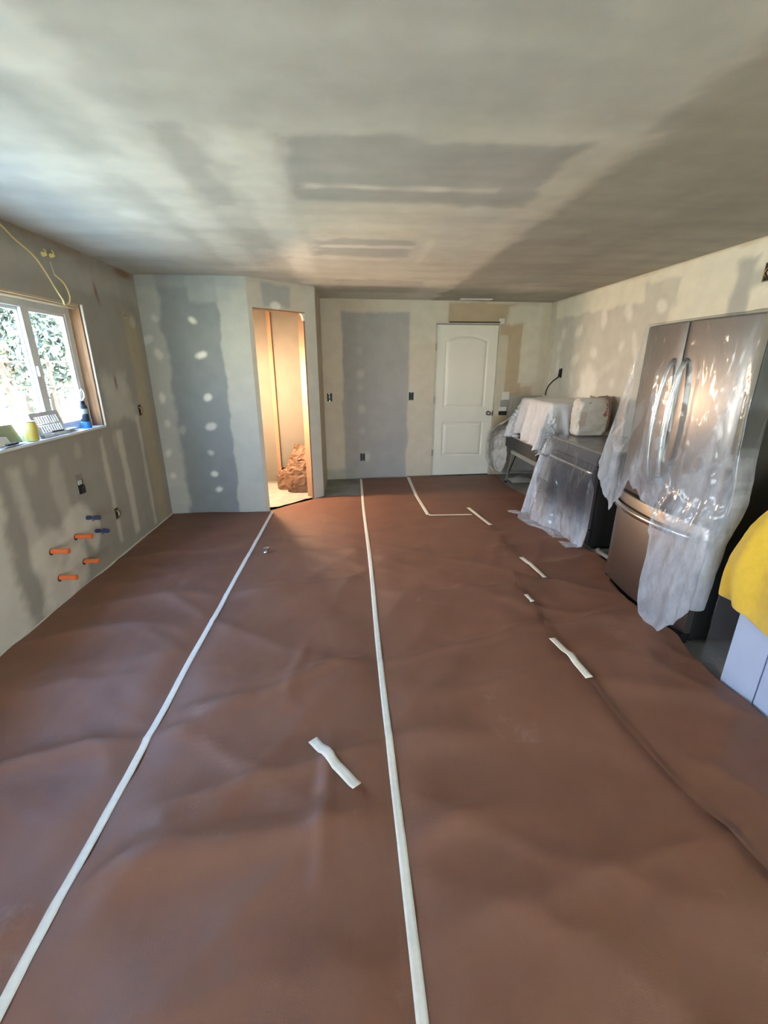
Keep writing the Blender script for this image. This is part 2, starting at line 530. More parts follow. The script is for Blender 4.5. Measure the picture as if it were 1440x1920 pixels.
# ---- left wall: u = y - YB
def paint_left(U, Z):
    y = U + YB
    p = Paint(U, Z, (0.35, 0.33, 0.285), 11)
    g = lambda yy: yy - YB
    p.rect(g(-3), -0.1, g(2.55), 3, MUD, 0.85, 0.05, 0.10)                 # pale skim coat nearest the camera
    p.rect(g(2.70), 0.16, g(2.80), 1.02, MUD, 0.55, 0.03, 0.05)
    p.rect(g(3.05), 0.40, g(3.17), 1.02, MUD, 0.35, 0.03, 0.05)
    p.rect(g(3.70), 0.12, g(3.76), 1.05, MUD, 0.55, 0.02, 0.03)
    p.rect(g(3.98), 0.10, g(4.08), 1.06, MUD, 0.62, 0.02, 0.03)
    p.rect(g(4.38), 0.05, g(4.44), 1.15, MUD, 0.55, 0.02, 0.03)
    p.rect(g(4.50), -0.1, g(4.72), 2.05, (0.44, 0.37, 0.25), 0.85, 0.05, 0.05)
    p.rect(g(3.92), 1.15, g(4.35), 1.52, MUD, 0.45, 0.06, 0.10)
    p.rect(g(3.0), 2.18, g(4.9), 2.34, MUD, 0.22, 0.06, 0.06)
    for (yy, zz, ry, rz, a) in [(3.22, 0.50, .17, .12, .75), (3.10, 0.40, .16, .13, .7), (2.86, 0.40, .17, .14, .7), (3.12, 0.20, .13, .16, .7), (2.88, 0.12, .16, .15, .7),
                                (3.36, 0.36, .10, .16, .7), (2.72, 0.05, .06, .06, .5), (3.0, 0.0, .06, .1, .5), (4.66, 2.0, .05, .05, .4)]:
        p.blob(g(yy), zz, ry, rz, MUD, a, 0.25, 0.4)
    for yy in (2.5, 2.9, 3.4, 3.95):
        p.blob(g(yy), 1.0, 0.05, 0.06, MUD, 0.25)
    # old brown glue line along the ceiling, in patches
    p.rect(g(3.0), 2.405, g(4.0), 2.46, (0.30, 0.21, 0.12), 0.55, 0.02, 0.04)
    p.blob(g(4.62), 2.41, 0.14, 0.035, (0.27, 0.16, 0.08), 0.9)
    p.blob(g(4.10), 2.17, 0.018, 0.09, (0.22, 0.13, 0.09), 0.8, rot=0.2)
    p.blob(g(4.14), 1.47, 0.018, 0.06, (0.20, 0.12, 0.08), 0.8)
    return p.C


LW = wall('wall_left', (XL, YB), (XL, 6.35), 0, H, 0.14, -1,
          [(WIN[0] - YB, WIN[1] - YB, WIN[2], WIN[3])], paint_left, 0.02)


# ---- wall facing the camera left of the pantry (u from left wall)
def paint_face(U, Z):
    p = Paint(U, Z, BLUEG, 21)
    p.rect(-0.1, -0.1, 0.20, 2.6, MUD, 0.40, 0.03, 0.05)
    p.rect(0.76, -0.1, 1.2, 2.6, (0.44, 0.445, 0.40), 1.0, 0.012, 0.035)
    p.rect(0.48, 2.20, 0.9, 2.6, (0.38, 0.40, 0.38), 0.7, 0.03, 0.05)
    p.rect(-0.1, 2.33, 1.1, 2.6, (0.33, 0.345, 0.34), 0.6, 0.03, 0.04)
    for (x, z, a) in [(.50, 2.035, .9), (.545, 1.71, .95), (.555, 1.29, .8), (.545, .98, .6), (.52, .70, .5), (.525, .46, .75), (.555, .28, .75), (.09, 1.29, .6), (.10, 1.02, .45), (.06, 0.70, .5), (.07, .45, .45), (.12, 1.72, .45), (.14, 2.05, .4), (.03, 1.85, .4), (.25, .95, .2)]:
        p.blob(x, z, 0.035 + 0.02 * ((x * 31) % 1), 0.032, MUD2, a, 0.5, 0.6, rot=(x * 17) % 3)
    return p.C


wall('wall_pantry_front', (XL, P1[1]), P1, 0, H, 0.11, -1, [], paint_face, 0.015)

# ---- angled wall with the pantry opening
DG = np.array(P2) - np.array(P1); DL = float(np.linalg.norm(DG)); DG = DG / DL; DN = np.array([-DG[1], DG[0]])     # DN points into the pantry
OP = (0.052, DL - 0.155, 0.0, 2.165)


def paint_diag(U, Z):
    p = Paint(U, Z, (0.58, 0.54, 0.46), 31)
    p.rect(0.18, 2.19, 0.52, 2.40, GREY, 0.85, 0.02, 0.03)
    p.blob(0.33, 2.20, 0.07, 0.045, MUD2, 0.8, 0.3)
    p.rect(0.70, -0.1, 0.9, 2.5, (0.55, 0.56, 0.50), 0.7, 0.03, 0.02)
    return p.C


wall('wall_pantry_angled', P1, P2, 0, H, 0.11, -1, [(OP[0], OP[1], -0.01, OP[3])], paint_diag, 0.015)
wall('wall_pantry_return', P2, (P2[0], far_y(P2[0])), 0, H, 0.11, -1, [], lambda U, Z: Paint(U, Z, (0.58, 0.52, 0.41), 35).C, 0.03)

# ---- far wall: u = distance from (-2.2, far_y)
FO = (-2.2, far_y(-2.2)); FS = math.hypot(1, 0.0574)
DOOR = (1.175, 2.105, 2.165)     # x0 x1 height of the door hole
fu = lambda x: (x - FO[0]) * FS


def paint_far(U, Z):
    x = U / FS + FO[0]
    p = Paint(U, Z, (0.62, 0.56, 0.455), 41)
    r = lambda x0, z0, x1, z1, c, a=1, s=0.015, w=0.03: p.rect(fu(x0), z0, fu(x1), z1, c, a, s, w)
    r(-3, -1, -0.45, 3, (0.20, 0.175, 0.14), 1, 0.005, 0)                      # inside the pantry, wall darkened to offset the strong bulb
    r(-0.12, -0.1, 0.80, 2.285, PRIM, 0.97, 0.018, 0.035)
    r(0.84, 1.9, 1.35, 2.5, (0.66, 0.62, 0.52), 0.8, 0.04, 0.05)
    r(1.345, 2.16, 2.62, 2.42, TAN, 0.95, 0.008, 0.012)
    r(2.10, 0.0, 2.48, 2.30, TAN, 0.95, 0.01, 0.02)
    r(2.10, 0.0, 2.66, 1.32, TAN, 0.85, 0.03, 0.05)
    r(2.04, 0.9, 2.23, 2.00, (0.58, 0.53, 0.42), 0.95, 0.008, 0.02)
    r(2.43, 1.36, 2.72, 2.16, (0.66, 0.61, 0.50), 1, 0.01, 0.02)
    r(2.20, 2.16, 2.75, 2.40, (0.68, 0.64, 0.54), 0.9, 0.03, 0.06)
    r(2.70, 0, 3.2, 2.5, (0.60, 0.55, 0.43), 0.7, 0.04, 0.03)
    for (xx, zz, a) in [(0.12, 1.80, .5), (0.13, 1.50, .9), (0.12, 1.30, .5), (0.13, 1.02, .8), (0.13, 0.70, .6), (0.20, 0.32, .9), (0.12, 2.1, .25)]:
        p.blob(fu(xx), zz, 0.045, 0.055, (0.56, 0.55, 0.50), a, 0.6, 0.5)
    r(0.09, 0.4, 0.15, 2.0, (0.45, 0.44, 0.42), 0.25, 0.03, 0.03)
    r(-0.40, -0.1, 0.02, 0.14, (0.36, 0.36, 0.30), 0.7, 0.03, 0.04)
    return p.C


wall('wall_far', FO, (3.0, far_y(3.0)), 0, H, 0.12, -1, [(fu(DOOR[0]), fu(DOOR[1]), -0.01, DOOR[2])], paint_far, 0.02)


# ---- right wall: u = 6.6 - y (visible face towards -x)
def paint_right(U, Z):
    y = 6.7 - U
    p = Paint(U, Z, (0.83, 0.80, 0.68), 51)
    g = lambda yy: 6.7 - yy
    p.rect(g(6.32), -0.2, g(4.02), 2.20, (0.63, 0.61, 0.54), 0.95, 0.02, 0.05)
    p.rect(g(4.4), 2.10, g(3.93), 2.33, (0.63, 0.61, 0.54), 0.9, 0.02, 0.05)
    p.rect(g(7), 0, g(6.30), 2.5, (0.55, 0.52, 0.43), 0.8, 0.03, 0.03)
    p.rect(g(3.36), 1.6, g(3.20), 2.32, (0.42, 0.43, 0.42), 0.85, 0.03, 0.05)
    p.rect(g(3.30), 2.12, g(3.02), 2.26, (0.46, 0.47, 0.45), 0.7, 0.03, 0.05)
    p.rect(g(6.7), 2.425, g(2.0), 2.5, (0.50, 0.40, 0.24), 0.7, 0.008, 0.012)     # raw edge along the ceiling
    for (yy, zz, ry, rz, a) in [(4.13, 2.115, .07, .05, .95), (4.65, 1.80, .04, .06, .9), (5.08, 2.12, .06, .10, .9), (4.62, 2.13, .06, .09, .9), (5.62, 2.0, .09, .06, .85), (6.02, 2.0, .06, .06, .6), (6.1, 1.85, .07, .07, .5),
                                (4.40, 1.53, .04, .06, .8), (5.18, 1.75, .07, .06, .85), (5.62, 1.68, .10, .06, .7), (5.24, 1.40, .18, .18, .95), (4.42, 1.78, .035, .14, .75), (5.65, 1.44, .05, .10, .6), (6.08, 1.6, .05, .12, .6), (4.72, 1.42, .05, .05, .6), (6.0, 1.55, .04, .06, .7), (5.3, 1.34, .6, .06, .4)]:
        p.blob(g(yy), zz, ry, rz, MUD2, a, 0.5, 0.5, rot=(yy * 7) % 1.2 - 0.6)
    for yy in (4.66, 5.2, 5.64):
        p.rect(g(yy + .04), 1.2, g(yy - .04), 2.15, MUD, 0.22, 0.03, 0.03)
    return p.C


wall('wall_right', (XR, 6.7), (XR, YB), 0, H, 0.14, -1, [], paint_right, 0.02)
wall('wall_back', (XR, YB), (XL, YB), 0, H, 0.14, -1, [(XR - SLD[1], XR - SLD[0], SLD[2], SLD[3])], lambda U, Z: Paint(U, Z, (0.76, 0.74, 0.66), 61).C, 0.06)


# ---- ceiling
def paint_ceiling(X, Y):
    base = (0.56, 0.55, 0.50)
    p = Paint(X, Y, base, 71)
    lite = (0.72, 0.70, 0.63); dark = (0.37, 0.37, 0.355); mid = (0.44, 0.435, 0.41)
    p.rect(1.13, 0.0, 3.2, 7, (0.35, 0.335, 0.29), 0.95, 0.05, 0.09)                 # bare board on the right
    p.rect(-3, 0.9, 1.1, 1.95, (0.47, 0.47, 0.445), 0.6, 0.20, 0.1)
    p.rect(0.93, 1.95, 1.18, 5.2, (0.60, 0.575, 0.50), 0.7, 0.05, 0.07)
    p.rect(-1.02, 1.3, -0.80, 4.6, lite, 0.75, 0.06, 0.08)
    p.rect(-0.52, 2.0, -0.30, 5.3, lite, 0.75, 0.05, 0.07)
    p.rect(-1.8, 2.25, -0.9, 2.55, lite, 0.45, 0.10, 0.12)
    p.rect(-0.74, 1.98, -0.60, 2.85, dark, 0.62, 0.03, 0.06)
    p.rect(-0.72, 3.25, -0.55, 3.75, mid, 0.55, 0.04, 0.06)
    p.rect(-0.66, 4.05, -0.50, 4.6, mid, 0.6, 0.04, 0.06)
    p.rect(-1.10, 1.72, -0.93, 2.25, dark, 0.35, 0.05, 0.06)
    p.rect(-1.15, 2.48, -1.0, 3.0, dark, 0.35, 0.05, 0.06)
    p.rect(-0.27, 2.03, 0.96, 2.74, dark, 0.92, 0.035, 0.07)
    p.rect(-0.26, 2.30, 0.80, 2.36, mid, 0.5, 0.03, 0.04)
    p.rect(-0.22, 2.50, 0.75, 2.56, lite, 0.40, 0.025, 0.04)
    p.rect(-0.32, 2.74, 0.55, 3.42, (0.62, 0.59, 0.51), 0.75, 0.05, 0.08)
    p.rect(-0.27, 3.46, 0.47, 3.95, dark, 0.85, 0.04, 0.09)
    p.rect(-0.22, 3.62, 0.48, 3.70, lite, 0.7, 0.025, 0.04)
    p.rect(-0.3, 4.1, 0.9, 4.9, (0.56, 0.54, 0.475), 0.6, 0.08, 0.12)
    p.rect(0.55, 3.4, 0.62, 4.3, lite, 0.4, 0.03, 0.05)
    p.rect(-0.15, 4.95, 0.80, 5.75, dark, 0.62, 0.05, 0.14)
    for (x, y, rx, ry, a, c) in [(0.10, 2.53, .09, .03, .7, lite), (0.45, 2.53, .07, .03, .6, lite), (-0.15, 2.53, .05, .03, .5, lite), (-1.25, 3.02, .08, .09, .7, (0.74, 0.73, 0.67)), (-1.2, 3.5, .10, .12, .5, lite),
                                 (1.35, 3.2, .18, .12, .5, mid), (2.5, 3.65, .10, .55, .5, (0.33, 0.325, 0.30)), (1.7, 4.6, .3, .2, .3, mid), (1.45, 2.4, .2, .25, .25, mid), (-1.5, 2.6, .15, .1, .4, lite), (0.6, 1.7, .5, .15, .3, dark), (2.0, 5.3, .3, .3, .3, lite)]:
        p.blob(x, y, rx, ry, c, a, 0.6, 0.5)
    # brush direction variation across the skim coat
    v = fbm(X * 1.2, Y * 6, 77, 4) - 0.5 + 0.6 * (fbm(X * 4 + 3, Y * 0.9, 79, 3) - 0.5)
    p.C *= (1 + 0.30 * v)[..., None]
    return p.C


def make_ceiling():
    xs = np.linspace(XL - 0.35, XR + 0.35, 250); ys = np.linspace(YB - 0.35, 6.9, 400)
    X, Y = np.meshgrid(xs, ys, indexing='ij')
    C = paint_ceiling(X, Y)
    mb = MB(); mb.grid(np.stack([X, Y, np.full_like(X, H)], -1))
    nf = len(mb.v)
    mb.f = [f[::-1] for f in mb.f]
    mb.box(XL - 0.35, XR + 0.35, YB - 0.35, 6.9, H + 0.02, H + 0.25)
    o = mb.build('ceiling', WALLMAT)
    cols = np.ones((len(mb.v), 4)); cols[:nf, :3] = C.reshape(-1, 3); cols[nf:, :3] = 0.4
    at = o.data.attributes.new('patch_albedo', 'FLOAT_COLOR', 'POINT'); at.data.foreach_set('color', cols.ravel())
    o['kind'] = 'structure'


make_ceiling()

# ---- window jamb boards, sill
WOOD_DARK = wood_mat('old_jamb_wood', (0.13, 0.065, 0.03), (0.25, 0.145, 0.075), 'Z')
WOOD_HEAD = wood_mat('head_jamb_wood', (0.42, 0.31, 0.18), (0.58, 0.46, 0.30), 'Y')
WOOD_PINE = wood_mat('pine_jamb', (0.25, 0.14, 0.075), (0.34, 0.21, 0.125), 'Z')  # kept darker than the wood itself to offset the strong pantry bulb
WHITE_PAINT = mat('white_paint', (0.74, 0.76, 0.76), 0.45, noise_amt=0.06, noise_scale=10)
CORNER = mat('corner_bead_mud', (0.74, 0.72, 0.65), 0.7, noise_amt=0.06, noise_scale=30)
tag(B(-2.165, -2.082, WIN[1] - 0.018, WIN[1], WIN[2], WIN[3]).build('trim_1', WOOD_DARK), kind='structure')
tag(MB().tube([(-2.120, WIN[0], WIN[3] - 0.012), (-2.120, WIN[1] - 0.02, WIN[3] - 0.012)], 0.022, 10).box(-2.165, -2.082, WIN[0], WIN[1] - 0.02, WIN[3] - 0.014, WIN[3]).build('trim_2', WOOD_HEAD), kind='structure')
tag(MB().box(-2.20, -2.068, WIN[0], WIN[1] + 0.005, WIN[2] - 0.012, WIN[2] + 0.006, 0.003).build('trim_3', WHITE_PAINT), kind='structure')
tag(MB().box(-2.083, -2.066, WIN[1] - 0.001, WIN[1] + 0.012, WIN[2], WIN[3] + 0.004, 0.003).build('trim_4', CORNER), kind='structure')

# ---- window 1 (three-light vinyl slider)
VINYL = mat('white_vinyl', (0.70, 0.72, 0.72), 0.35)
GLASS = glass_mat('window_glass')
w1 = thing('window_1', (-2.17, 2.9, 1.13), 'white vinyl sliding window over the cluttered sill', None, None, 'structure')
fx0, fx1 = -2.215, -2.165
mb = MB()
mb.box(fx0, fx1, WIN[0], WIN[1] - 0.018, WIN[2] + 0.006, WIN[2] + 0.046, 0.003)
mb.box(fx0, fx1, WIN[0], WIN[1] - 0.018, WIN[3] - 0.072, WIN[3] - 0.014, 0.003)
mb.box(fx0, fx1, WIN[0], WIN[0] + 0.045, WIN[2] + 0.04, WIN[3] - 0.07, 0.003)
mb.box(fx0, fx1, WIN[1] - 0.073, WIN[1] - 0.018, WIN[2] + 0.04, WIN[3] - 0.07, 0.003)
mb.build('window_frame', VINYL, w1)


def sash(y0, y1, x0, x1, st0, st1, rail):
    z0, z1 = WIN[2] + 0.046, WIN[3] - 0.072
    m = MB()
    m.box(x0, x1, y0, y0 + st0, z0, z1, 0.003); m.box(x0, x1, y1 - st1, y1, z0, z1, 0.003)
    m.box(x0, x1, y0 + st0, y1 - st1, z0, z0 + rail, 0.003); m.box(x0, x1, y0 + st0, y1 - st1, z1 - rail, z1, 0.003)
    s = m.build('sash', VINYL, w1)
    B((x0 + x1) / 2 - 0.004, (x0 + x1) / 2 + 0.004, y0 + st0 - 0.003, y1 - st1 + 0.003, z0 + rail - 0.003, z1 - rail + 0.003).build('glass_pane', GLASS, s)
    return s


sash(1.80, 3.335, -2.212, -2.192, 0.05, 0.045, 0.022)
sash(3.295, 3.760, -2.190, -2.168, 0.075, 0.022, 0.022)
sash(1.345, 1.84, -2.190, -2.168, 0.022, 0.075, 0.022)
lt = MB(); lt.box(-2.168, -2.150, 3.305, 3.350, 1.535, 1.605, 0.006)
lt.build('latch', VINYL, w1)

# ---- sliding glass door behind the camera (outside the frame, lets the daylight in)
w2 = thing('door_2', (0.0, YB - 0.07, 0.0), 'sliding glass door behind the camera', None, None, 'structure')
mb = MB()
ym0, ym1 = YB - 0.095, YB - 0.045
for x in (SLD[0], (SLD[0] + SLD[1]) / 2 - 0.03, SLD[1] - 0.06):
    mb.box(x, x + 0.06, ym0, ym1, SLD[2], SLD[3])
mb.box(SLD[0], SLD[1], ym0, ym1, SLD[2], SLD[2] + 0.06); mb.box(SLD[0], SLD[1], ym0, ym1, SLD[3] - 0.06, SLD[3])
mb.build('door_frame', VINYL, w2)
for (xa, xb) in ((SLD[0] + 0.05, (SLD[0] + SLD[1]) / 2), ((SLD[0] + SLD[1]) / 2, SLD[1] - 0.05)):
    B(xa, xb, YB - 0.073, YB - 0.067, SLD[2] + 0.05, SLD[3] - 0.05).build('glass_pane', GLASS, w2)

# ---- pantry opening jamb (pine stud on the right, drywall corner bead rounded at the top right)


def dgp(u, k, z): return (P1[0] + DG[0] * u + DN[0] * k, P1[1] + DG[1] * u + DN[1] * k, z)


def diag_box(u0, u1, k0, k1, z0, z1):
    m = MB()
    vs = [dgp(u, k, z) for u in (u0, u1) for k in (k0, k1) for z in (z0, z1)]
    m.add(vs, [(0, 1, 3, 2), (4, 6, 7, 5), (0, 4, 5, 1), (2, 3, 7, 6), (0, 2, 6, 4), (1, 5, 7, 3)])
    return m


tag(diag_box(OP[1] - 0.018, OP[1], 0.004, 0.108, 0.0, OP[3]).build('trim_5', WOOD_PINE), kind='structure')
m = MB()
arc = [(OP[1] - 0.018, OP[3] - 0.085)] + [(OP[1] - 0.018 - 0.07 * (1 - math.cos(a)), OP[3] - 0.085 + 0.085 * math.sin(a)) for a in np.linspace(0.2, math.pi / 2, 7)]
loop = arc + [(OP[1], OP[3]), (OP[1], OP[3] - 0.085)]
vs = [dgp(u, -0.001, z) for u, z in loop] + [dgp(u, 0.03, z) for u, z in loop]
n = len(loop)
m.add(vs, [tuple(range(n)), tuple(range(2 * n - 1, n - 1, -1))] + [(i, (i + 1) % n, n + (i + 1) % n, n + i) for i in range(n)])
tag(m.build('trim_6', CORNER), kind='structure')
tag(diag_box(OP[0], OP[1], -0.003, 0.10, OP[3] - 0.012, OP[3]).build('trim_7', WOOD_PINE), kind='structure')
# vertical wood batten in the corner of the pantry back wall
tag(B(-1.085, -1.035, 6.19, 6.245, 0.0, H - 0.002).build('trim_8', WOOD_PINE), kind='structure')

# ---- door 1 in the far wall
dm = Matrix.Rotation(math.atan(0.0574), 4, 'Z')
d1 = thing('door_1', (DOOR[0], far_y(DOOR[0]), 0.0), 'white two panel arch top door with brushed knob', None, None, 'structure')
d1.rotation_euler = (0, 0, math.atan(0.0574))
DW = (DOOR[1] - DOOR[0]) * FS
DOORW = mat('door_white', (0.80, 0.785, 0.69), 0.4, noise_amt=0.03, noise_scale=3, bump=0.04, bump_scale=40)
FRAMEW = mat('door_jamb_white', (0.52, 0.50, 0.42), 0.6, noise_amt=0.1, noise_scale=6)
DARKGAP = mat('dark_gap', (0.03, 0.025, 0.02), 0.9)  # near-black colour standing in for shade in gaps and openings
HW = mat('brushed_nickel', (0.34, 0.32, 0.28), 0.35, metal=1.0)


def L(mb_, name, material, parent, smooth=False):
    """build in the parent's local coordinates"""
    o = mb_.build(name, material, None, smooth)
    o.parent = parent
    return o


def door_slab():
    """slab with two moulded panels; the upper one has an arched top"""
    w, h = DW - 0.036, 2.135
    us = np.linspace(0, w, 110); zs = np.linspace(0, h, 250)
    U, Z = np.meshgrid(us, zs, indexing='ij')
    def panel(u0, u1, z0, z1, arch):
        top = z1 + arch * (1 - ((U - (u0 + u1) / 2) / ((u1 - u0) / 2)) ** 2)
        return np.minimum(np.minimum(U - u0, u1 - U), np.minimum(Z - z0, top - Z))
    d = np.maximum(panel(0.135, w - 0.135, 0.30, 0.80, 0.0), panel(0.135, w - 0.135, 1.01, 1.93, 0.075))
    groove = np.exp(-((d - 0.018) / 0.012) ** 2) * 0.011
    raised = -sstep(d, 0.03, 0.065) * 0.004
    y = 0.020 + groove + raised + 0.004
    m_ = MB(); m_.grid(np.stack([U + 0.018, y, Z + 0.008], -1))
    m_.box(0.018, w + 0.018, 0.034, 0.06, 0.008, h + 0.008)
    nn = len(m_.v)
    for (a, b) in (((0.018, 0), (0.018, 1)), ((w + 0.018, 0), (w + 0.018, 1))):
        m_.add([(a[0], 0.024, 0.008), (a[0], 0.06, 0.008), (a[0], 0.06, h + .008), (a[0], 0.024, h + .008)], [(0, 1, 2, 3)])
    m_.add([(0.018, 0.024, h + .008), (w + .018, 0.024, h + .008), (w + .018, 0.06, h + .008), (0.018, 0.06, h + .008)], [(0, 1, 2, 3)])
    return m_


L(door_slab(), 'door_slab', DOORW, d1, True)
mb = MB()
mb.box(0, 0.014, 0.002, 0.10, 0, DOOR[2]); mb.box(DW - 0.014, DW, 0.002, 0.10, 0, DOOR[2]); mb.box(0.014, DW - 0.014, 0.002, 0.10, DOOR[2] - 0.014, DOOR[2])
L(mb, 'door_jamb', FRAMEW, d1)
L(B(0.0145, DW - 0.0145, 0.062, 0.07, 0.0, DOOR[2] - 0.0145), 'gap_shade_panel', DARKGAP, d1)  # dark sheet behind the slab, paints the shade in the door gaps
for z in (1.85, 1.13, 0.36):
    L(MB().box(0.004, 0.022, 0.004, 0.022, z - 0.045, z + 0.045, 0.002).tube([(0.012, 0.001, z - 0.05), (0.012, 0.001, z + 0.05)], 0.007, 8), 'hinge', HW, d1)
L(MB().lathe([(0.032, 0.022), (0.032, 0.012), (0.014, 0.008), (0.012, -0.02), (0.026, -0.03), (0.029, -0.045), (0.022, -0.058), (0.006, -0.062)], (DW - 0.088, 0.0, 0.935), 18, 'Y'), 'door_knob', HW, d1, True)
L(B(DW - 0.022, DW - 0.015, 0.004, 0.02, 0.90, 0.97), 'strike_plate', mat('dark_bronze', (0.08, 0.07, 0.06), 0.4, metal=1), d1)
# white block left on the door head, dark strip standing in for the gap's shade
tag(MB().box(2.075, 2.15, far_y(2.1) - 0.012, far_y(2.1) + 0.004, 2.155, 2.225, 0.002).build('trim_9', mat('offcut_white', (0.70, 0.70, 0.66), 0.5)), kind='structure')
tag(MB().box(1.36, 2.08, far_y(1.7) - 0.024, far_y(1.7) - 0.019, 2.166, 2.18).build('trim_10', DARKGAP), kind='structure')

# ---- beadboard wainscot strip on the far wall, right of the door
BEAD = mat('beadboard_grey', (0.42, 0.415, 0.37), 0.55, noise_amt=0.05)
wains = thing('wainscot_panel', (2.52, 6.44, 0), 'grey beadboard wainscot on the far wall behind the cloth draped pile', 'wainscot')
for i in range(16):
    x = 2.30 + i * 0.032
    yy = far_y(x) - 0.012
    MB().box(x, x + 0.029, yy, yy + 0.010, 0.0, 1.17, 0.003).build('bead_board', BEAD, wains)
B(2.30, 2.80, far_y(2.55) - 0.026, far_y(2.55) - 0.014, 1.172, 1.185).build('cap_rail', BEAD, wains)

# ---- thin plaster line along the left wall foot
tag(B(XL + 0.001, XL + 0.010, -1.0, P1[1] - 0.002, 0.0, 0.018).build('baseboard_left', mat('plaster_edge', (0.62, 0.60, 0.53), 0.8)), kind='structure')

# ---- ceiling vent over the door
v1 = thing('ceiling_register', (1.66, 6.20, H), 'narrow white ceiling register above the white door', 'vent')
m = MB(); m.box(1.45, 1.88, 6.16, 6.175, H - 0.012, H - 0.0005); m.box(1.45, 1.88, 6.225, 6.24, H - 0.012, H - 0.0005); m.box(1.45, 1.465, 6.175, 6.225, H - 0.012, H - 0.0005); m.box(1.865, 1.88, 6.175, 6.225, H - 0.012, H - 0.0005)
m.build('register_frame', WHITE_PAINT, v1)
B(1.466, 1.864, 6.176, 6.224, H - 0.006, H - 0.0005).build('duct_opening', DARKGAP, v1)
for k in range(4):
    B(1.466 + k * 0.1, 1.50 + k * 0.1, 6.176, 6.224, H - 0.011, H - 0.0065).build('louvre', WHITE_PAINT, v1)


# ================================================================== FLOOR PAPER
PAPER = paper_mat()


def wrinkle(x, y):
    """height of the loose rosin paper above the slab"""
    x = np.asarray(x, float); y = np.asarray(y, float)
    wx = x + 0.25 * (fbm(x * 1.3, y * 1.3, 3, 3) - 0.5); wy = y + 0.25 * (fbm(x * 1.3, y * 1.3, 9, 3) - 0.5)
    h = 0
    for ang, fu_, fv_, amp, sd in ((0.15, 0.8, 3.2, 0.020, 1), (-0.55, 0.9, 3.8, 0.010, 5), (0.9, 0.8, 3.0, 0.008, 8)):
        c, s = math.cos(ang), math.sin(ang)
        u = wx * c + wy * s; v = -wx * s + wy * c
        n_ = vnoise(u * fu_, v * fv_, 100 + sd)
        h = h + amp * (1 - np.abs(2 * n_ - 1)) ** 1.6
    h = h + 0.004 * fbm(x * 9, y * 9, 33, 3)
    def fold(x0, y0, x1, y1, amp, wdt):
        dx, dy = x1 - x0, y1 - y0; l2 = dx * dx + dy * dy
        t = np.clip(((x - x0) * dx + (y - y0) * dy) / l2, 0, 1)
        d = np.hypot(x - x0 - t * dx, y - y0 - t * dy)
        return amp * np.exp(-(d / wdt) ** 2) * (0.35 + 0.65 * np.sin(math.pi * np.clip(t, 0.02, 0.98)))
    h = h + fold(-0.9, 1.02, 0.06, 1.16, 0.022, 0.07) + fold(0.14, 1.05, 0.55, 1.17, 0.020, 0.06) + fold(0.12, 1.42, 0.75, 1.52, 0.012, 0.06)
    h = h + fold(0.03, 2.08, -0.45, 1.80, 0.016, 0.035) + fold(-0.45, 1.80, -0.85, 1.70, 0.010, 0.05) + fold(-0.14, 0.95, -0.13, 1.55, 0.010, 0.03)
    h = h + fold(-0.3, 2.3, -0.36, 1.75, 0.008, 0.035) + fold(1.3, 2.2, 1.85, 2.45, 0.015, 0.06) + fold(1.25, 1.75, 1.85, 1.55, 0.016, 0.07) + fold(1.3, 1.15, 1.8, 1.5, 0.014, 0.06)
    calm = 1.9 - 1.4 * sstep(y, 2.6, 4.6)                      # lies flatter towards the far end
    edge = sstep(x, XL, XL + 0.5) * 0.7 + 0.3
    edge = edge * (1 - 0.55 * np.exp(-((x + 0.947) / 0.10) ** 2) - 0.45 * np.exp(-((x - 0.128) / 0.10) ** 2))
    return np.maximum(h * calm * edge, 0.0)


def zf(x, y, layer=0.0):
    return float(wrinkle(np.array([x]), np.array([y]))[0]) + 0.002 + layer


def sheet(name, xl, xr, y0, y1, layer, label, nx=56, ny=300, lift=None, y0f=None):
    t = np.linspace(0, 1, nx); ys = np.linspace(y0, y1, ny)
    Xl = np.interp(ys, xl[0], xl[1]); Xr = np.interp(ys, xr[0], xr[1])
    Xl = Xl + 0.006 * (fbm(ys * 9, ys * 0 + 3, 5, 3) - 0.5); Xr = Xr + 0.01 * (fbm(ys * 7, ys * 0 + 8, 6, 3) - 0.5)
    X = Xl[None, :] * (1 - t[:, None]) + Xr[None, :] * t[:, None]
    Y = np.repeat(ys[None, :], nx, 0)
    Z = wrinkle(X, Y) + 0.002 + layer
    if lift is not None:
        Z = Z + lift(X, Y, t[:, None], (ys[None, :] - y0) / (y1 - y0))
    o = MB().grid(np.stack([X, Y, Z], -1)).build(name, PAPER, None, True)
    o.data.flip_normals() if hasattr(o.data, 'flip_normals') else None
    return tag(o, label, 'floor paper', 'brown rosin paper strips on the floor')


T1 = lambda y: -0.9454 - 0.003 * (5 - y) / 4 * 1.0
T2 = lambda y: 0.1104 + 0.0245 * (5 - y) / 4
LEFT = XL + 0.012
sheet('rosin_paper_strip', ([-2.4, 4.83], [LEFT, LEFT]), ([-2.4, 4.83], [-0.93, -0.93]), -2.4, 4.825, 0.0, 'brown paper strip covering the floor along the left wall under the window')
sheet('rosin_paper_strip', ([-2.4, 4.84, 4.9, 5.385], [-0.96, -0.96, -0.93, -0.395]), ([-2.4, 5.4], [0.15, 0.12]), -2.4, 5.385, 0.002, 'brown paper strip between the two long white tape lines', ny=320)
sheet('rosin_paper_strip', ([-2.4, 6.27], [0.10, 0.09]), ([-2.4, 4.50, 4.515, 6.27], [1.46, 1.46, 0.84, 0.83]), -2.4, 6.27, 0.004, 'brown paper strip right of the middle tape line, reaching the grey wall patch', ny=320)
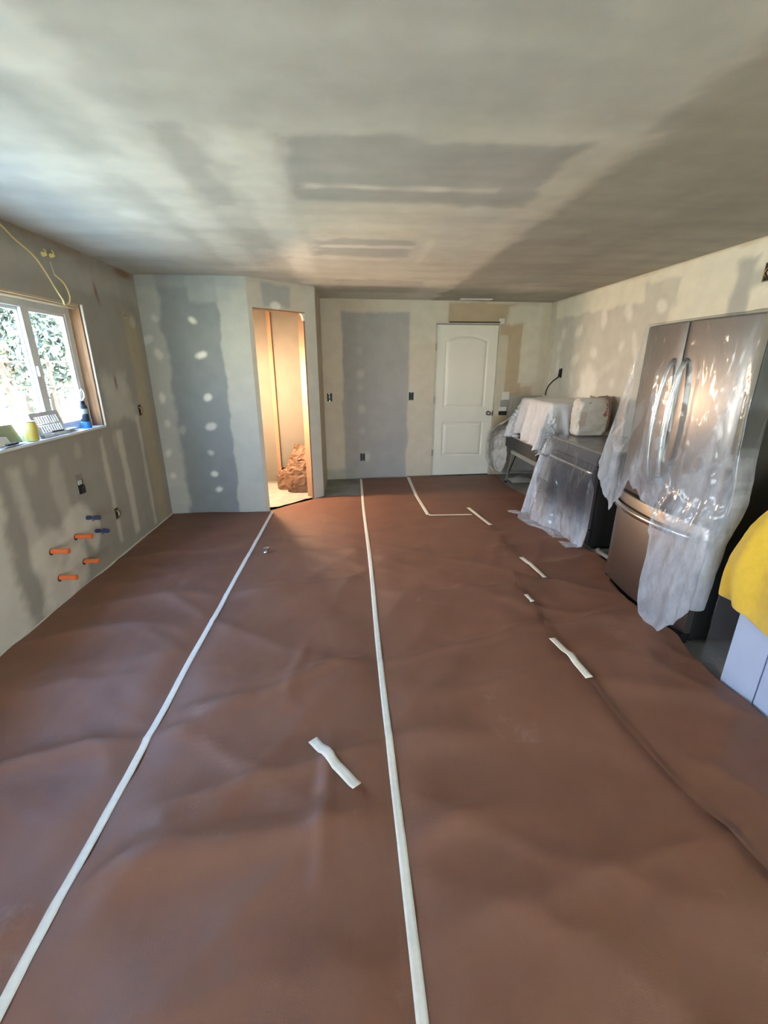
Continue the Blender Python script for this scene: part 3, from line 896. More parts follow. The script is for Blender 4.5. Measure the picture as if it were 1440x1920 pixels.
sheet('rosin_paper_strip', ([4.48, 6.4], [0.80, 0.80]), ([4.48, 5.1, 5.7, 6.3], [2.28, 2.22, 2.12, 2.18]), 4.49, 6.33, 0.0065, 'brown paper sheet in front of the white door', ny=90)
sheet('rosin_paper_strip', ([2.6, 4.6], [1.43, 1.41]), ([2.62, 2.84, 3.0, 3.19, 3.5, 4.43, 4.7], [1.90, 1.94, 2.06, 2.12, 2.09, 1.98, 2.15]), 2.62, 4.62, 0.009, 'brown paper sheet lying in front of the range draped in clear plastic', ny=100, nx=40,
      lift=lambda X, Y, t, v: 0.005 * np.exp(-(t / 0.05) ** 2))
sheet('rosin_paper_strip', ([-0.5, 0.4, 0.81, 1.2, 1.76, 2.1, 2.65, 2.82], [1.34, 1.33, 1.29, 1.215, 1.18, 1.16, 1.19, 1.16]), ([-0.5, 1.45, 1.9, 2.1, 2.3, 2.75, 2.86], [1.87, 1.88, 1.89, 1.935, 1.885, 1.90, 1.90]), -0.5, 2.83, 0.0125,
      'brown paper strip with a lifted left edge along the fridge and wrapped cartons', nx=48, ny=180,
      lift=lambda X, Y, t, v: 0.028 * np.exp(-(t / 0.06) ** 2) * (0.35 + 0.75 * fbm(Y * 2.3, Y * 0, 4, 3)) + 0.05 * np.exp(-((v - 1) / 0.03) ** 2) * np.exp(-(t / 0.25) ** 2) + 0.012 * np.exp(-((v - 1) / 0.02) ** 2))

TAPE = mat('masking_tape', (0.70, 0.66, 0.56), 0.55, noise_amt=0.06, noise_scale=40)


def tape(name, pts, w, layer, label, curl=0.0, mat_=None):
    """ribbon lying on the paper"""
    P = []
    pts = [np.array(p, float) for p in pts]
    seg = np.concatenate([[0], np.cumsum([np.linalg.norm(b - a) for a, b in zip(pts, pts[1:])])])
    n_ = max(4, int(seg[-1] / 0.025))
    for s in np.linspace(0, seg[-1], n_ + 1):
        x = np.interp(s, seg, [p[0] for p in pts]); y = np.interp(s, seg, [p[1] for p in pts])
        x2 = np.interp(min(s + .01, seg[-1]), seg, [p[0] for p in pts]); y2 = np.interp(min(s + .01, seg[-1]), seg, [p[1] for p in pts])
        x1 = np.interp(max(s - .01, 0), seg, [p[0] for p in pts]); y1 = np.interp(max(s - .01, 0), seg, [p[1] for p in pts])
        t_ = np.array([x2 - x1, y2 - y1]); t_ /= np.linalg.norm(t_); nn = np.array([-t_[1], t_[0]])
        row = []
        for k in np.linspace(-0.5, 0.5, 4):
            q = np.array([x, y]) + nn * w * k
            c = curl * max(0, 1 - s / 0.05) ** 2
            row.append((q[0], q[1], zf(q[0], q[1], layer) + 0.0012 + c))
        P.append(row)
    P = np.array(P)
    if len(P) > 6:
        k = min(5, len(P) // 2 - 1); pad = np.pad(P[..., 2], ((k, k), (0, 0)), mode='edge')
        sm = np.mean([pad[i:i + len(P)] for i in range(2 * k + 1)], 0)
        P[..., 2] = np.maximum(sm, P[..., 2] - 0.0006)
    o = MB().grid(P).build(name, mat_ or TAPE, None, True)
    solidify(o, 0.0008, 1.0)
    return tag(o, label, 'tape')


tape('masking_tape_strip', [(T1(y), y) for y in np.linspace(-2.3, 4.80, 60)], 0.033, 0.004, 'long white masking tape line on the left paper seam, running to the pantry corner')
tape('masking_tape_strip', [(T2(y) + 0.004 * math.sin(y * 2.3), y) for y in np.linspace(-2.3, 6.22, 70)], 0.033, 0.006, 'long white masking tape line down the middle of the floor')
tape('masking_tape_strip', [(0.815, 6.24), (0.80, 5.3), (0.822, 4.52)], 0.045, 0.009, 'short white tape line from the far wall towards the camera, left of the white door')
tape('masking_tape_strip', [(0.83, 4.505), (1.32, 4.505)], 0.034, 0.009, 'white tape lying crosswise on the paper in front of the white door')
tape('masking_tape_strip', [(1.335, 4.74), (1.415, 4.13)], 0.045, 0.016, 'short diagonal tape piece farthest along the right paper seam')
tape('masking_tape_strip', [(1.425, 3.31), (1.442, 2.87)], 0.04, 0.016, 'short tape piece on the right seam, left of the clear draped range')
tape('masking_tape_strip', [(1.152, 2.11), (1.168, 1.92), (1.185, 1.75)], 0.042, 0.042, 'short tape piece on the right paper seam nearest the camera')
tape('masking_tape_strip', [(1.192, 2.62), (1.20, 2.52)], 0.03, 0.042, 'tiny torn tape scrap at the corner of the lifted paper edge')
tape('masking_tape_strip', [(-0.014, 1.252), (-0.10, 1.36), (-0.208, 1.505)], 0.044, 0.0085, 'loose white tape piece lying diagonally between the two long tape lines', curl=0.02)

# small odds and ends on the paper
nut = MB()
zz = zf(-0.79, 3.595, 0.004)
nut.lathe([(0.028, 0.0), (0.030, 0.008), (0.022, 0.016), (0.020, 0.030), (0.026, 0.036), (0.026, 0.046), (0.012, 0.050), (0.004, 0.044)], (-0.79, 3.595, zz), 16)
tag(nut.build('metal_cap', mat('dull_chrome', (0.60, 0.60, 0.60), 0.25, metal=1), None, 'auto'), 'small metal cap standing on the brown paper right of the left tape line', 'cap')
P_ = []
for i in range(7):
    P_.append([(1.135 + 0.012 * i, 0.615 + 0.010 * j, zf(1.135 + 0.012 * i, 0.615 + 0.010 * j, 0.006) + 0.003 + 0.006 * math.sin(i * 1.3 + j)) for j in range(7)])


o = MB().grid(np.array(P_)).build('paper_scrap', mat('scrap_white', (0.75, 0.75, 0.74), 0.7), None, True); solidify(o, 0.001)
tag(o, 'crumpled white scrap on the brown paper at the right edge near the camera', 'scrap')


# ================================================================== LEFT WALL FITTINGS
ORANGE = mat('orange_plastic', (0.72, 0.17, 0.055), 0.4, noise_amt=0.05)
NAVY = mat('navy_plastic', (0.035, 0.055, 0.13), 0.4)
BLACK = mat('black_plastic', (0.012, 0.012, 0.014), 0.45)
BOXBLUE = mat('electrical_box_blue', (0.05, 0.07, 0.12), 0.5)
HOLE = mat('hole_shadow', (0.02, 0.018, 0.015), 0.95)  # near-black plates in this colour stand in for shade inside holes
for (y, z, l, lab) in [(3.147, 0.403, 0.115, 'orange pipe stub beside the lower blue stub, highest of the four'), (2.869, 0.405, 0.115, 'orange pipe stub on the far left of the orange four, nearest the camera'),
                       (3.174, 0.189, 0.105, 'orange pipe stub lower right of the four, nearest the floor edge'), (2.882, 0.199, 0.115, 'orange pipe stub lowest on the left wall')]:
    root = thing('pipe_stub', (XL, y, z), lab, 'pipe', 'orange pipe stubs from the left wall')
    m = MB(); m.tube([(XL - 0.02, y, z), (XL + l * 0.85, y, z), (XL + l, y, z)], [0.0175, 0.0175, 0.0165], 14); m.build('pipe', ORANGE, root, 'auto')
    m = MB(); m.tube([(XL + l - 0.014, y, z), (XL + l + 0.002, y, z), (XL + l + 0.006, y, z)], [0.0195, 0.0195, 0.014], 14); m.build('end_cap', ORANGE, root, 'auto')
    m = MB(); m.lathe([(0.024, 0.0005), (0.024, 0.002), (0.021, 0.003)], (XL, y, z - 0.004), 14, 'X'); m.build('wall_hole', HOLE, root)
for (y, z, lab) in [(3.317, 0.490, 'dark blue valve stub above the orange pipes'), (3.393, 0.352, 'dark blue valve stub behind the highest orange pipe')]:
    root = thing('valve_stub', (XL, y, z), lab, 'valve', 'blue valve stubs on the left wall')
    MB().tube([(XL - 0.02, y, z), (XL + 0.09, y, z)], 0.009, 10).build('pipe', NAVY, root, 'auto')
    MB().tube([(XL + 0.004, y, z), (XL + 0.034, y, z)], 0.017, 8).build('collar', NAVY, root)
    MB().tube([(XL + 0.060, y, z), (XL + 0.098, y, z), (XL + 0.104, y, z)], [0.019, 0.019, 0.012], 8).build('valve_cap', NAVY, root)
    MB().tube([(XL + 0.045, y, z), (XL + 0.05, y - 0.005, z - 0.028)], 0.006, 8).build('valve_lever', NAVY, root)


def wire(pts, r, name, material, parent):
    return MB().tube(pts, r, 6).build(name, material, parent, True)


YELLOW = mat('yellow_cable_jacket', (0.72, 0.58, 0.26), 0.45)
COPPER = mat('copper_wire', (0.55, 0.30, 0.12), 0.35, metal=0.8)
WIREW = mat('white_wire', (0.7, 0.7, 0.66), 0.5)


def outlet_box(name, loc, axis, w, h, material, label, guts):
    """open electrical box set in the wall; axis 'x+' = opens towards +x, 'x-' towards -x, 'y-' towards the camera"""
    root = thing(name, loc, label, 'electrical box')
    if axis == 'y-': root.rotation_euler = (0, 0, math.atan(0.0574))
    if axis == 'x+': root.rotation_euler = (0, 0, math.pi / 2)
    if axis == 'x-': root.rotation_euler = (0, 0, -math.pi / 2)
    t = 0.006; d0, d1_ = -0.005, -0.001
    m_ = MB()
    m_.box(-w / 2, w / 2, -0.004, -0.0005, -h / 2, -h / 2 + t); m_.box(-w / 2, w / 2, -0.004, -0.0005, h / 2 - t, h / 2)
    m_.box(-w / 2, -w / 2 + t, -0.004, -0.0005, -h / 2, h / 2); m_.box(w / 2 - t, w / 2, -0.004, -0.0005, -h / 2, h / 2)
    L(m_, 'box_rim', material, root)
    L(B(-w / 2 + t, w / 2 - t, -0.002, -0.0006, -h / 2 + t, h / 2 - t), 'box_interior', HOLE, root)
    guts(root, w, h)
    return root


def guts_wires(root, w, h):
    for k, c in enumerate((COPPER, WIREW, BLACK)):
        x = (k - 1) * w * 0.22
        pts = [(x, -0.003, h * 0.3), (x + 0.004, -0.018, h * 0.12), (x - 0.006, -0.024, -h * 0.08), (x + 0.002, -0.012, -h * 0.28)]
        L(MB().tube(pts, 0.0028, 6), 'wire', c, root, True)


def guts_device(root, w, h):
    L(MB().box(-w * 0.3, w * 0.3, -0.02, -0.003, -h * 0.33, h * 0.33, 0.003), 'receptacle', BLACK, root)
    for s in (-1, 1):
        L(B(-w * 0.16, w * 0.16, -0.022, -0.0202, s * h * 0.17 - 0.012, s * h * 0.17 + 0.012), 'receptacle_face', mat('dark_grey_plastic', (0.06, 0.06, 0.07), 0.4), root)
        L(B(-w * 0.12, w * 0.12, -0.009, -0.003, s * h * 0.42 - 0.005, s * h * 0.42 + 0.005), 'mounting_ear', HW, root)


def guts_black(root, w, h):
    L(MB().box(-w * 0.1, w * 0.42, -0.012, -0.003, -h * 0.46, -h * 0.08, 0.002), 'plug_block', BLACK, root)
    L(MB().box(-w * 0.38, w * 0.1, -0.014, -0.003, 0.0, h * 0.2, 0.002), 'clamp', mat('pale_grey_plastic', (0.5, 0.5, 0.47), 0.5), root)
    L(MB().box(-w * 0.40, w * 0.40, -0.006, -0.0025, h * 0.2, h * 0.46, 0.001), 'knockout_plate', mat('grey_box_metal', (0.25, 0.24, 0.22), 0.5, metal=0.4), root)


GREYBOX = mat('grey_box_plastic', (0.30, 0.29, 0.26), 0.6)
outlet_box('electrical_box', (XL, 3.335, 0.755), 'x+', 0.085, 0.16, GREYBOX, 'open grey box with a black insert in the left wall below the window', guts_black)
outlet_box('electrical_box', (XL, 3.735, 0.385), 'x+', 0.06, 0.10, mat('tan_box_plastic', (0.25, 0.19, 0.10), 0.6), 'small open box with loose wires right of the blue stubs', guts_wires)
outlet_box('electrical_box', (XL, 4.49, 1.195), 'x+', 0.065, 0.105, mat('tan_box_plastic', (0.25, 0.19, 0.10), 0.6), 'small open box in the left wall near the corner, right of the window', guts_wires)
outlet_box('electrical_box', (-0.311, far_y(-0.311), 1.184), 'y-', 0.07, 0.11, BLACK, 'black receptacle left of the grey patch on the far wall', guts_device)
outlet_box('electrical_box', (0.85, far_y(0.85), 1.188), 'y-', 0.07, 0.11, BOXBLUE, 'black receptacle on the right edge of the grey patch', guts_device)
outlet_box('electrical_box', (0.14, far_y(0.14), 0.324), 'y-', 0.07, 0.11, BOXBLUE, 'black receptacle low on the grey patch near the floor', guts_device)
outlet_box('electrical_box', (XR, 5.96, 1.51), 'x-', 0.085, 0.12, BLACK, 'dark outlet box on the right wall with a black cable below', guts_device)
outlet_box('electrical_box', (XR, 3.07, 2.21), 'x-', 0.11, 0.12, mat('tan_box_plastic', (0.25, 0.19, 0.10), 0.6), 'open box with copper wires high on the right wall above the fridge', guts_wires)

# stack of wall plates right of the door
tag(MB().box(2.205, 2.315, far_y(2.26) - 0.016, far_y(2.26) - 0.005, 1.13, 1.24, 0.003).build('blank_plate', mat('plate_white', (0.66, 0.65, 0.60), 0.5)), 'white blank wall plate right of the door, above the grey switch box', 'wall plate')
sw = thing('switch_box', (2.25, far_y(2.25), 1.0), 'grey switch box with a dark opening right of the door knob', 'switch box')
MB().box(2.195, 2.305, far_y(2.25) - 0.030, far_y(2.25) - 0.003, 1.03, 1.115, 0.003).build('box_shell', GREYBOX, sw)
MB().box(2.175, 2.285, far_y(2.25) - 0.022, far_y(2.25) - 0.003, 0.965, 1.028, 0.002).build('device_body', mat('plate_white', (0.66, 0.65, 0.60), 0.5), sw)
MB().box(2.175, 2.290, far_y(2.25) - 0.024, far_y(2.25) - 0.003, 0.905, 0.963).build('box_opening', HOLE, sw)

# black cord from the right wall outlet to the draped pile
cord = thing('power_cord', (XR, 5.93, 1.46), 'black cord hanging from the right wall outlet to the white cloth', 'cord')
wire([(XR - 0.022, 5.95, 1.475), (XR - 0.05, 5.93, 1.45), (XR - 0.14, 5.86, 1.41), (XR - 0.23, 5.78, 1.35), (XR - 0.29, 5.70, 1.29), (XR - 0.31, 5.66, 1.243)], 0.009, 'cable', BLACK, cord)
MB().box(XR - 0.032, XR - 0.0225, 5.935, 5.965, 1.46, 1.50, 0.003).build('plug', BLACK, cord)

# yellow cable over the window
yc = thing('yellow_cable', (-2.05, 3.6, 2.05), 'loose yellow cable hanging from the ceiling over the top of the window', 'cable')


def spline(pts, n=8):
    pts = [Vector(p) for p in pts]; out = []
    for i in range(len(pts) - 1):
        p0 = pts[max(i - 1, 0)]; p1 = pts[i]; p2 = pts[i + 1]; p3 = pts[min(i + 2, len(pts) - 1)]
        for k in range(n):
            t = k / n
            out.append(0.5 * ((2 * p1) + (-p0 + p2) * t + (2 * p0 - 5 * p1 + 4 * p2 - p3) * t * t + (-p0 + 3 * p1 - 3 * p2 + p3) * t ** 3))
    out.append(pts[-1]); return out


xo = XL + 0.035
wire(spline([(xo, 2.90, 2.437), (xo, 3.09, 2.40), (xo, 3.20, 2.345), (xo + .01, 3.33, 2.282), (xo + .015, 3.41, 2.20), (xo + .01, 3.49, 2.11), (xo, 3.56, 2.055), (xo - .03, 3.625, 2.030), (xo - .02, 3.665, 2.045), (xo, 3.655, 2.095), (xo + .01, 3.60, 2.165), (xo - .01, 3.545, 2.21)]), 0.0055, 'cable_jacket', YELLOW, yc)
wire(spline([(xo - .01, 3.545, 2.21), (xo - .02, 3.555, 2.25), (XL + .006, 3.56, 2.29)]), 0.0022, 'bare_wire', WIREW, yc)
YEL2 = mat('yellow_wire_nut', (0.80, 0.70, 0.28), 0.5)
for (y, z, lab) in [(3.500, 2.325, 'tiny yellow wire connector on the left of the pair above the window'), (3.585, 2.335, 'tiny yellow wire connector on the right of the pair above the window')]:
    c = thing('wire_connector', (XL, y, z), lab, 'connector')
    MB().lathe([(0.016, 0.0), (0.014, 0.010), (0.010, 0.026), (0.005, 0.030)], (XL + 0.001, y, z), 8, 'X').build('cap', YEL2, c, 'auto')
    wire(spline([(XL + 0.020, y, z), (XL + 0.024, y + 0.004, z + 0.016), (XL + 0.016, y + 0.002, z + 0.032)], 4), 0.004, 'wire_tail', YEL2, c)
# faint coil of wire pinned to the wall near the corner
cw = MB(); cw.tube([(XL + 0.008, 4.50 + 0.06 * math.cos(a), 2.045 + 0.022 * math.sin(a)) for a in np.linspace(0.4, 5.9, 26)], 0.0035, 6)
tag(cw.build('wire_loop', mat('dusty_cable', (0.46, 0.42, 0.28), 0.6), None, True), 'small loop of dusty wire on the left wall by the corner', 'wire')


# ================================================================== WINDOW SILL CLUTTER
SZ = WIN[2] + 0.0065
can = thing('yellow_can', (-2.112, 3.005, SZ), 'yellow can standing on the front edge of the window sill', 'can')
cx, cy = -2.104, 3.01
MB().lathe([(0.034, 0.004), (0.038, 0.010), (0.038, 0.118), (0.034, 0.124)], (cx, cy, SZ), 22).build('can_body', mat('can_yellow', (0.62, 0.50, 0.09), 0.35, col2=(0.50, 0.47, 0.20), noise_scale=22), can, 'auto')
MB().lathe([(0.033, 0.1245), (0.034, 0.129), (0.029, 0.127)], (cx, cy, SZ), 22).build('can_rim', mat('can_metal', (0.6, 0.58, 0.5), 0.3, metal=1), can, 'auto')
MB().lathe([(0.026, 0.0), (0.028, 0.0038)], (cx, cy, SZ), 22).build('can_base', mat('can_metal', (0.6, 0.58, 0.5), 0.3, metal=1), can, 'auto')

bt = thing('adhesive_bottle', (-2.115, 3.66, SZ), 'dark bottle with a blue base beside the window jamb', 'bottle')
bx, by = -2.113, 3.645
MB().lathe([(0.029, 0.052), (0.031, 0.056), (0.031, 0.165), (0.026, 0.178), (0.022, 0.185)], (bx, by, SZ), 20).build('bottle_body', mat('bottle_dark', (0.02, 0.035, 0.06), 0.3), bt, 'auto')
MB().lathe([(0.034, 0.0), (0.036, 0.004), (0.035, 0.048), (0.032, 0.0515)], (bx, by, SZ), 20).build('blue_base', mat('bottle_blue', (0.02, 0.16, 0.50), 0.35), bt, 'auto')
MB().lathe([(0.0305, 0.112), (0.0318, 0.113), (0.0318, 0.150), (0.0305, 0.151)], (bx, by, SZ), 20).build('pale_label', mat('bottle_label', (0.30, 0.36, 0.40), 0.5), bt, 'auto')
MB().lathe([(0.020, 0.1855), (0.020, 0.205), (0.010, 0.212)], (bx, by, SZ), 16).build('bottle_cap', BLACK, bt, 'auto')
wh = MB(); wh.tube(spline([(-2.148, 3.72, 1.32), (-2.140, 3.71, 1.345), (-2.135, 3.735, 1.37), (-2.140, 3.745, 1.41), (-2.136, 3.725, 1.43), (-2.142, 3.71, 1.415)], 6), 0.006, 6)
tag(wh.build('white_hook', WIREW, None, True), 'bent white wire hook on the window frame above the dark bottle', 'hook')

# louvred register leaning against the window
vr = thing('vent_register', (-2.13, 3.30, SZ), 'white louvred vent register leaning on the sash behind the yellow can', 'vent')
ry0, ry1 = 3.10, 3.40
Mv = Matrix.Translation((-2.112, 0, SZ + 0.002)) @ Matrix.Rotation(-math.radians(16), 4, 'Y')


def vbox(mb_, y0, y1, z0, z1, t0=0.0, t1=0.006):
    vs = [Mv @ Vector((x, y, z)) for x in (t0 - 0.006, t1 - 0.006) for y in (y0, y1) for z in (z0, z1)]
    mb_.add([v[:] for v in vs], [(0, 1, 3, 2), (4, 6, 7, 5), (0, 4, 5, 1), (2, 3, 7, 6), (0, 2, 6, 4), (1, 5, 7, 3)])


REG = mat('register_white', (0.62, 0.63, 0.64), 0.4)
m = MB()
vbox(m, ry0, ry1, 0, 0.028); vbox(m, ry0, ry1, 0.142, 0.17); vbox(m, ry0, ry0 + 0.035, 0.028, 0.142); vbox(m, ry1 - 0.035, ry1, 0.028, 0.142); vbox(m, ry0 + 0.035, ry1 - 0.035, 0.08, 0.09)
m.build('register_frame', REG, vr)
for r_ in (0.028, 0.09):
    for k in range(9):
        m = MB(); y = ry0 + 0.040 + k * 0.0250
        vbox(m, y, y + 0.013, r_ + 0.002, r_ + 0.050, 0.0, 0.004); m.build('louvre', REG, vr)

# green card and white papers at the left end of the sill


def card(name, corners, t, material, label, cat, bend=0.0):
    a, b, c, d = [np.array(p, float) for p in corners]
    n_ = 8; P = np.zeros((n_ + 1, n_ + 1, 3))
    nn = np.cross(b - a, d - a); nn /= np.linalg.norm(nn)
    for i in range(n_ + 1):
        for j in range(n_ + 1):
            u, v = i / n_, j / n_
            P[i, j] = (a * (1 - u) + b * u) * (1 - v) + (d * (1 - u) + c * u) * v + nn * bend * math.sin(math.pi * u)
    o = MB().grid(P).build(name, material, None, True)
    solidify(o, t)
    return tag(o, label, cat)


card('green_card', [(-2.13, 2.70, SZ + .003), (-2.13, 2.955, SZ + .003), (-2.160, 2.94, SZ + .120), (-2.160, 2.70, SZ + .125)], 0.002, mat('card_green', (0.26, 0.29, 0.19), 0.6), 'green card leaning on the window at the left of the yellow can', 'card', 0.006)
card('paper_sheet', [(-2.078, 2.72, SZ + .002), (-2.082, 2.93, SZ + .002), (-2.150, 2.955, SZ + .006), (-2.145, 2.70, SZ + .006)], 0.0012, mat('sheet_white', (0.72, 0.76, 0.80), 0.6), 'white sheet of paper lying on the sill left of the yellow can', 'paper', 0.004)
card('white_paint_strip', [(-2.085, 2.70, SZ + .004), (-2.088, 2.80, SZ + .012), (-2.100, 2.79, SZ + .062), (-2.100, 2.69, SZ + .075)], 0.002, mat('sheet_white2', (0.78, 0.80, 0.80), 0.5), 'white folded paper standing at the left end of the sill', 'paper', 0.004)
kn = thing('putty_knife', (-2.09, 2.79, SZ), 'dark handled putty knife on the sill in the lower left corner', 'knife')
MB().box(-2.092, -2.074, 2.745, 2.845, SZ + 0.010, SZ + 0.024, 0.004).build('handle', BLACK, kn)
MB().box(-2.096, -2.071, 2.690, 2.745, SZ + 0.014, SZ + 0.016).build('blade', HW, kn)
# rag and black pen in the middle of the sill
rag = MB(); n_ = 26; P = np.zeros((n_, 12, 3))
for i in range(n_):
    for j in range(12):
        u, v = i / (n_ - 1), j / 11
        P[i, j] = (-2.082 - 0.060 * v - .01 * u, 3.05 + 0.04 + 0.40 * u + 0.02 * math.sin(v * 9), SZ + 0.003 + 0.028 * math.sin(math.pi * v) ** 0.6 * (0.6 + 0.4 * float(fbm(u * 7, v * 3, 8, 2))) * (1 - 0.5 * u))
rag.grid(P)
tag(rag.build('cleaning_rag', mat('rag_grey', (0.42, 0.40, 0.34), 0.9, noise_amt=0.2, noise_scale=40), None, True), 'grey rag rolled along the window sill right of the yellow can', 'rag')
tag(MB().tube([(-2.115, 3.24, SZ + .031), (-2.118, 3.36, SZ + .026)], 0.005, 8).build('black_marker', BLACK, None, 'auto'), 'black marker lying on the rag under the leaning register', 'marker')
pw = MB(); pw.box(-2.130, -2.085, 3.375, 3.470, SZ + .019, SZ + .030, 0.004)
tag(pw.build('sponge', mat('sponge_white', (0.70, 0.74, 0.78), 0.8), None), 'small white sponge at the right end of the rag on the sill', 'sponge')


# ================================================================== FRIDGE
STEEL = steel_mat('brushed_steel', (0.36, 0.32, 0.29), 0.38)
STEELL = steel_mat('bright_steel', (0.72, 0.72, 0.72), 0.22)
FBLK = mat('fridge_side_dark', (0.020, 0.020, 0.018), 0.45)
FY0, FY1, FX, FZ = 2.10, 2.945, 1.95, 1.85
fr = thing('refrigerator', (2.35, 2.52, 0), 'stainless french door refrigerator half covered in clear plastic on the right', 'refrigerator')


def fbulge(y): return 0.045 * max(0.0, 1 - ((y - 2.5225) / 0.4225) ** 2)


B(FX + 0.06, 2.78, FY0, FY1, 0.03, FZ - 0.01, 0.006).build('cabinet_body', FBLK, fr)


def front_panel(name, y0, y1, z0, z1, parent):
    ys = np.linspace(y0, y1, 22); m_ = MB()
    prof = [(FX - fbulge(y), y) for y in ys]
    for e, k in ((0, 0.012), (-1, 0.012)):
        pass
    out_ = []
    for i, (x, y) in enumerate(prof):
        e = min(i, len(prof) - 1 - i)
        x += {0: 0.012, 1: 0.003}.get(e, 0.0)
        out_.append((x, y))
    zz_ = [z0, z0 + 0.004, z0 + 0.01, z1 - 0.01, z1 - 0.004, z1]; ins = [0.010, 0.003, 0, 0, 0.003, 0.010]
    P_ = np.array([[(x + k, y, z) for (z, k) in zip(zz_, ins)] for (x, y) in out_])
    m_.grid(P_)
    back = FX + 0.055
    n_ = len(out_); m__ = len(zz_)
    # closed back and rim
    vs = []; 
    rim = [(i, 0) for i in range(n_)] + [(n_ - 1, j) for j in range(1, m__)] + [(i, m__ - 1) for i in range(n_ - 2, -1, -1)] + [(0, j) for j in range(m__ - 2, 0, -1)]
    base = len(m_.v)
    for (i, j) in rim: m_.v.append((back, P_[i, j, 1], P_[i, j, 2]))
    R_ = len(rim)
    for k in range(R_):
        a = rim[k][0] * m__ + rim[k][1]; b = rim[(k + 1) % R_][0] * m__ + rim[(k + 1) % R_][1]
        m_.f.append((a, b, base + (k + 1) % R_, base + k))
    m_.f.append(tuple(base + k for k in range(R_)))
    return m_.build(name, STEEL, parent, 'auto')


dl = front_panel('door', 2.529, FY1, 0.775, FZ, fr)
dr = front_panel('door', FY0, 2.516, 0.775, FZ, fr)
dw = front_panel('freezer_drawer', FY0, FY1, 0.075, 0.755, fr)
B(FX + 0.01, FX + 0.058, FY0 + 0.01, FY1 - 0.01, 0.0, 0.065).build('toe_grille', BLACK, fr)
B(FX + 0.02, FX + 0.058, 2.517, 2.528, 0.77, FZ - 0.01).build('door_gasket', BLACK, fr)
B(FX + 0.02, FX + 0.058, FY0 + 0.005, FY1 - 0.005, 0.757, 0.773).build('drawer_gasket', BLACK, fr)
for (y, p) in ((2.575, dl), (2.470, dr)):
    pts = [(FX - 0.045 + 0.005, y, 0.90)] + [(FX - 0.045 - 0.060 * math.sin(math.pi * t) ** 0.55, y, 0.90 + 0.74 * t) for t in np.linspace(0.02, 0.98, 22)] + [(FX - 0.040, y, 1.64)]
    MB().tube(pts, 0.0155, 10).build('handle', STEELL, fr, True)
hp = [(FX - fbulge(y) - 0.055 * min(1, math.sin(math.pi * t) ** 0.4), y, 0.672) for t, y in [(t, FY0 + 0.03 + (FY1 - FY0 - 0.06) * t) for t in np.linspace(0, 1, 26)]]
m = MB()
P_ = np.array([[(p[0] + dx, p[1], p[2] + dz) for dx, dz in ((0, -0.019), (-0.014, -0.015), (-0.016, 0.015), (-0.003, 0.021), (0.008, 0.017), (0.008, -0.017), (0, -0.019))] for p in hp])
m.grid(P_); m.build('drawer_handle', STEELL, fr, True)
for (x, y) in ((2.05, 2.15), (2.05, 2.89), (2.7, 2.15), (2.7, 2.89)):
    MB().lathe([(0.022, 0.0), (0.022, 0.012), (0.014, 0.03)], (x, y, 0), 12).build('foot', BLACK, fr)

# clear plastic over the fridge
FILM = film_mat('clear_plastic_film')


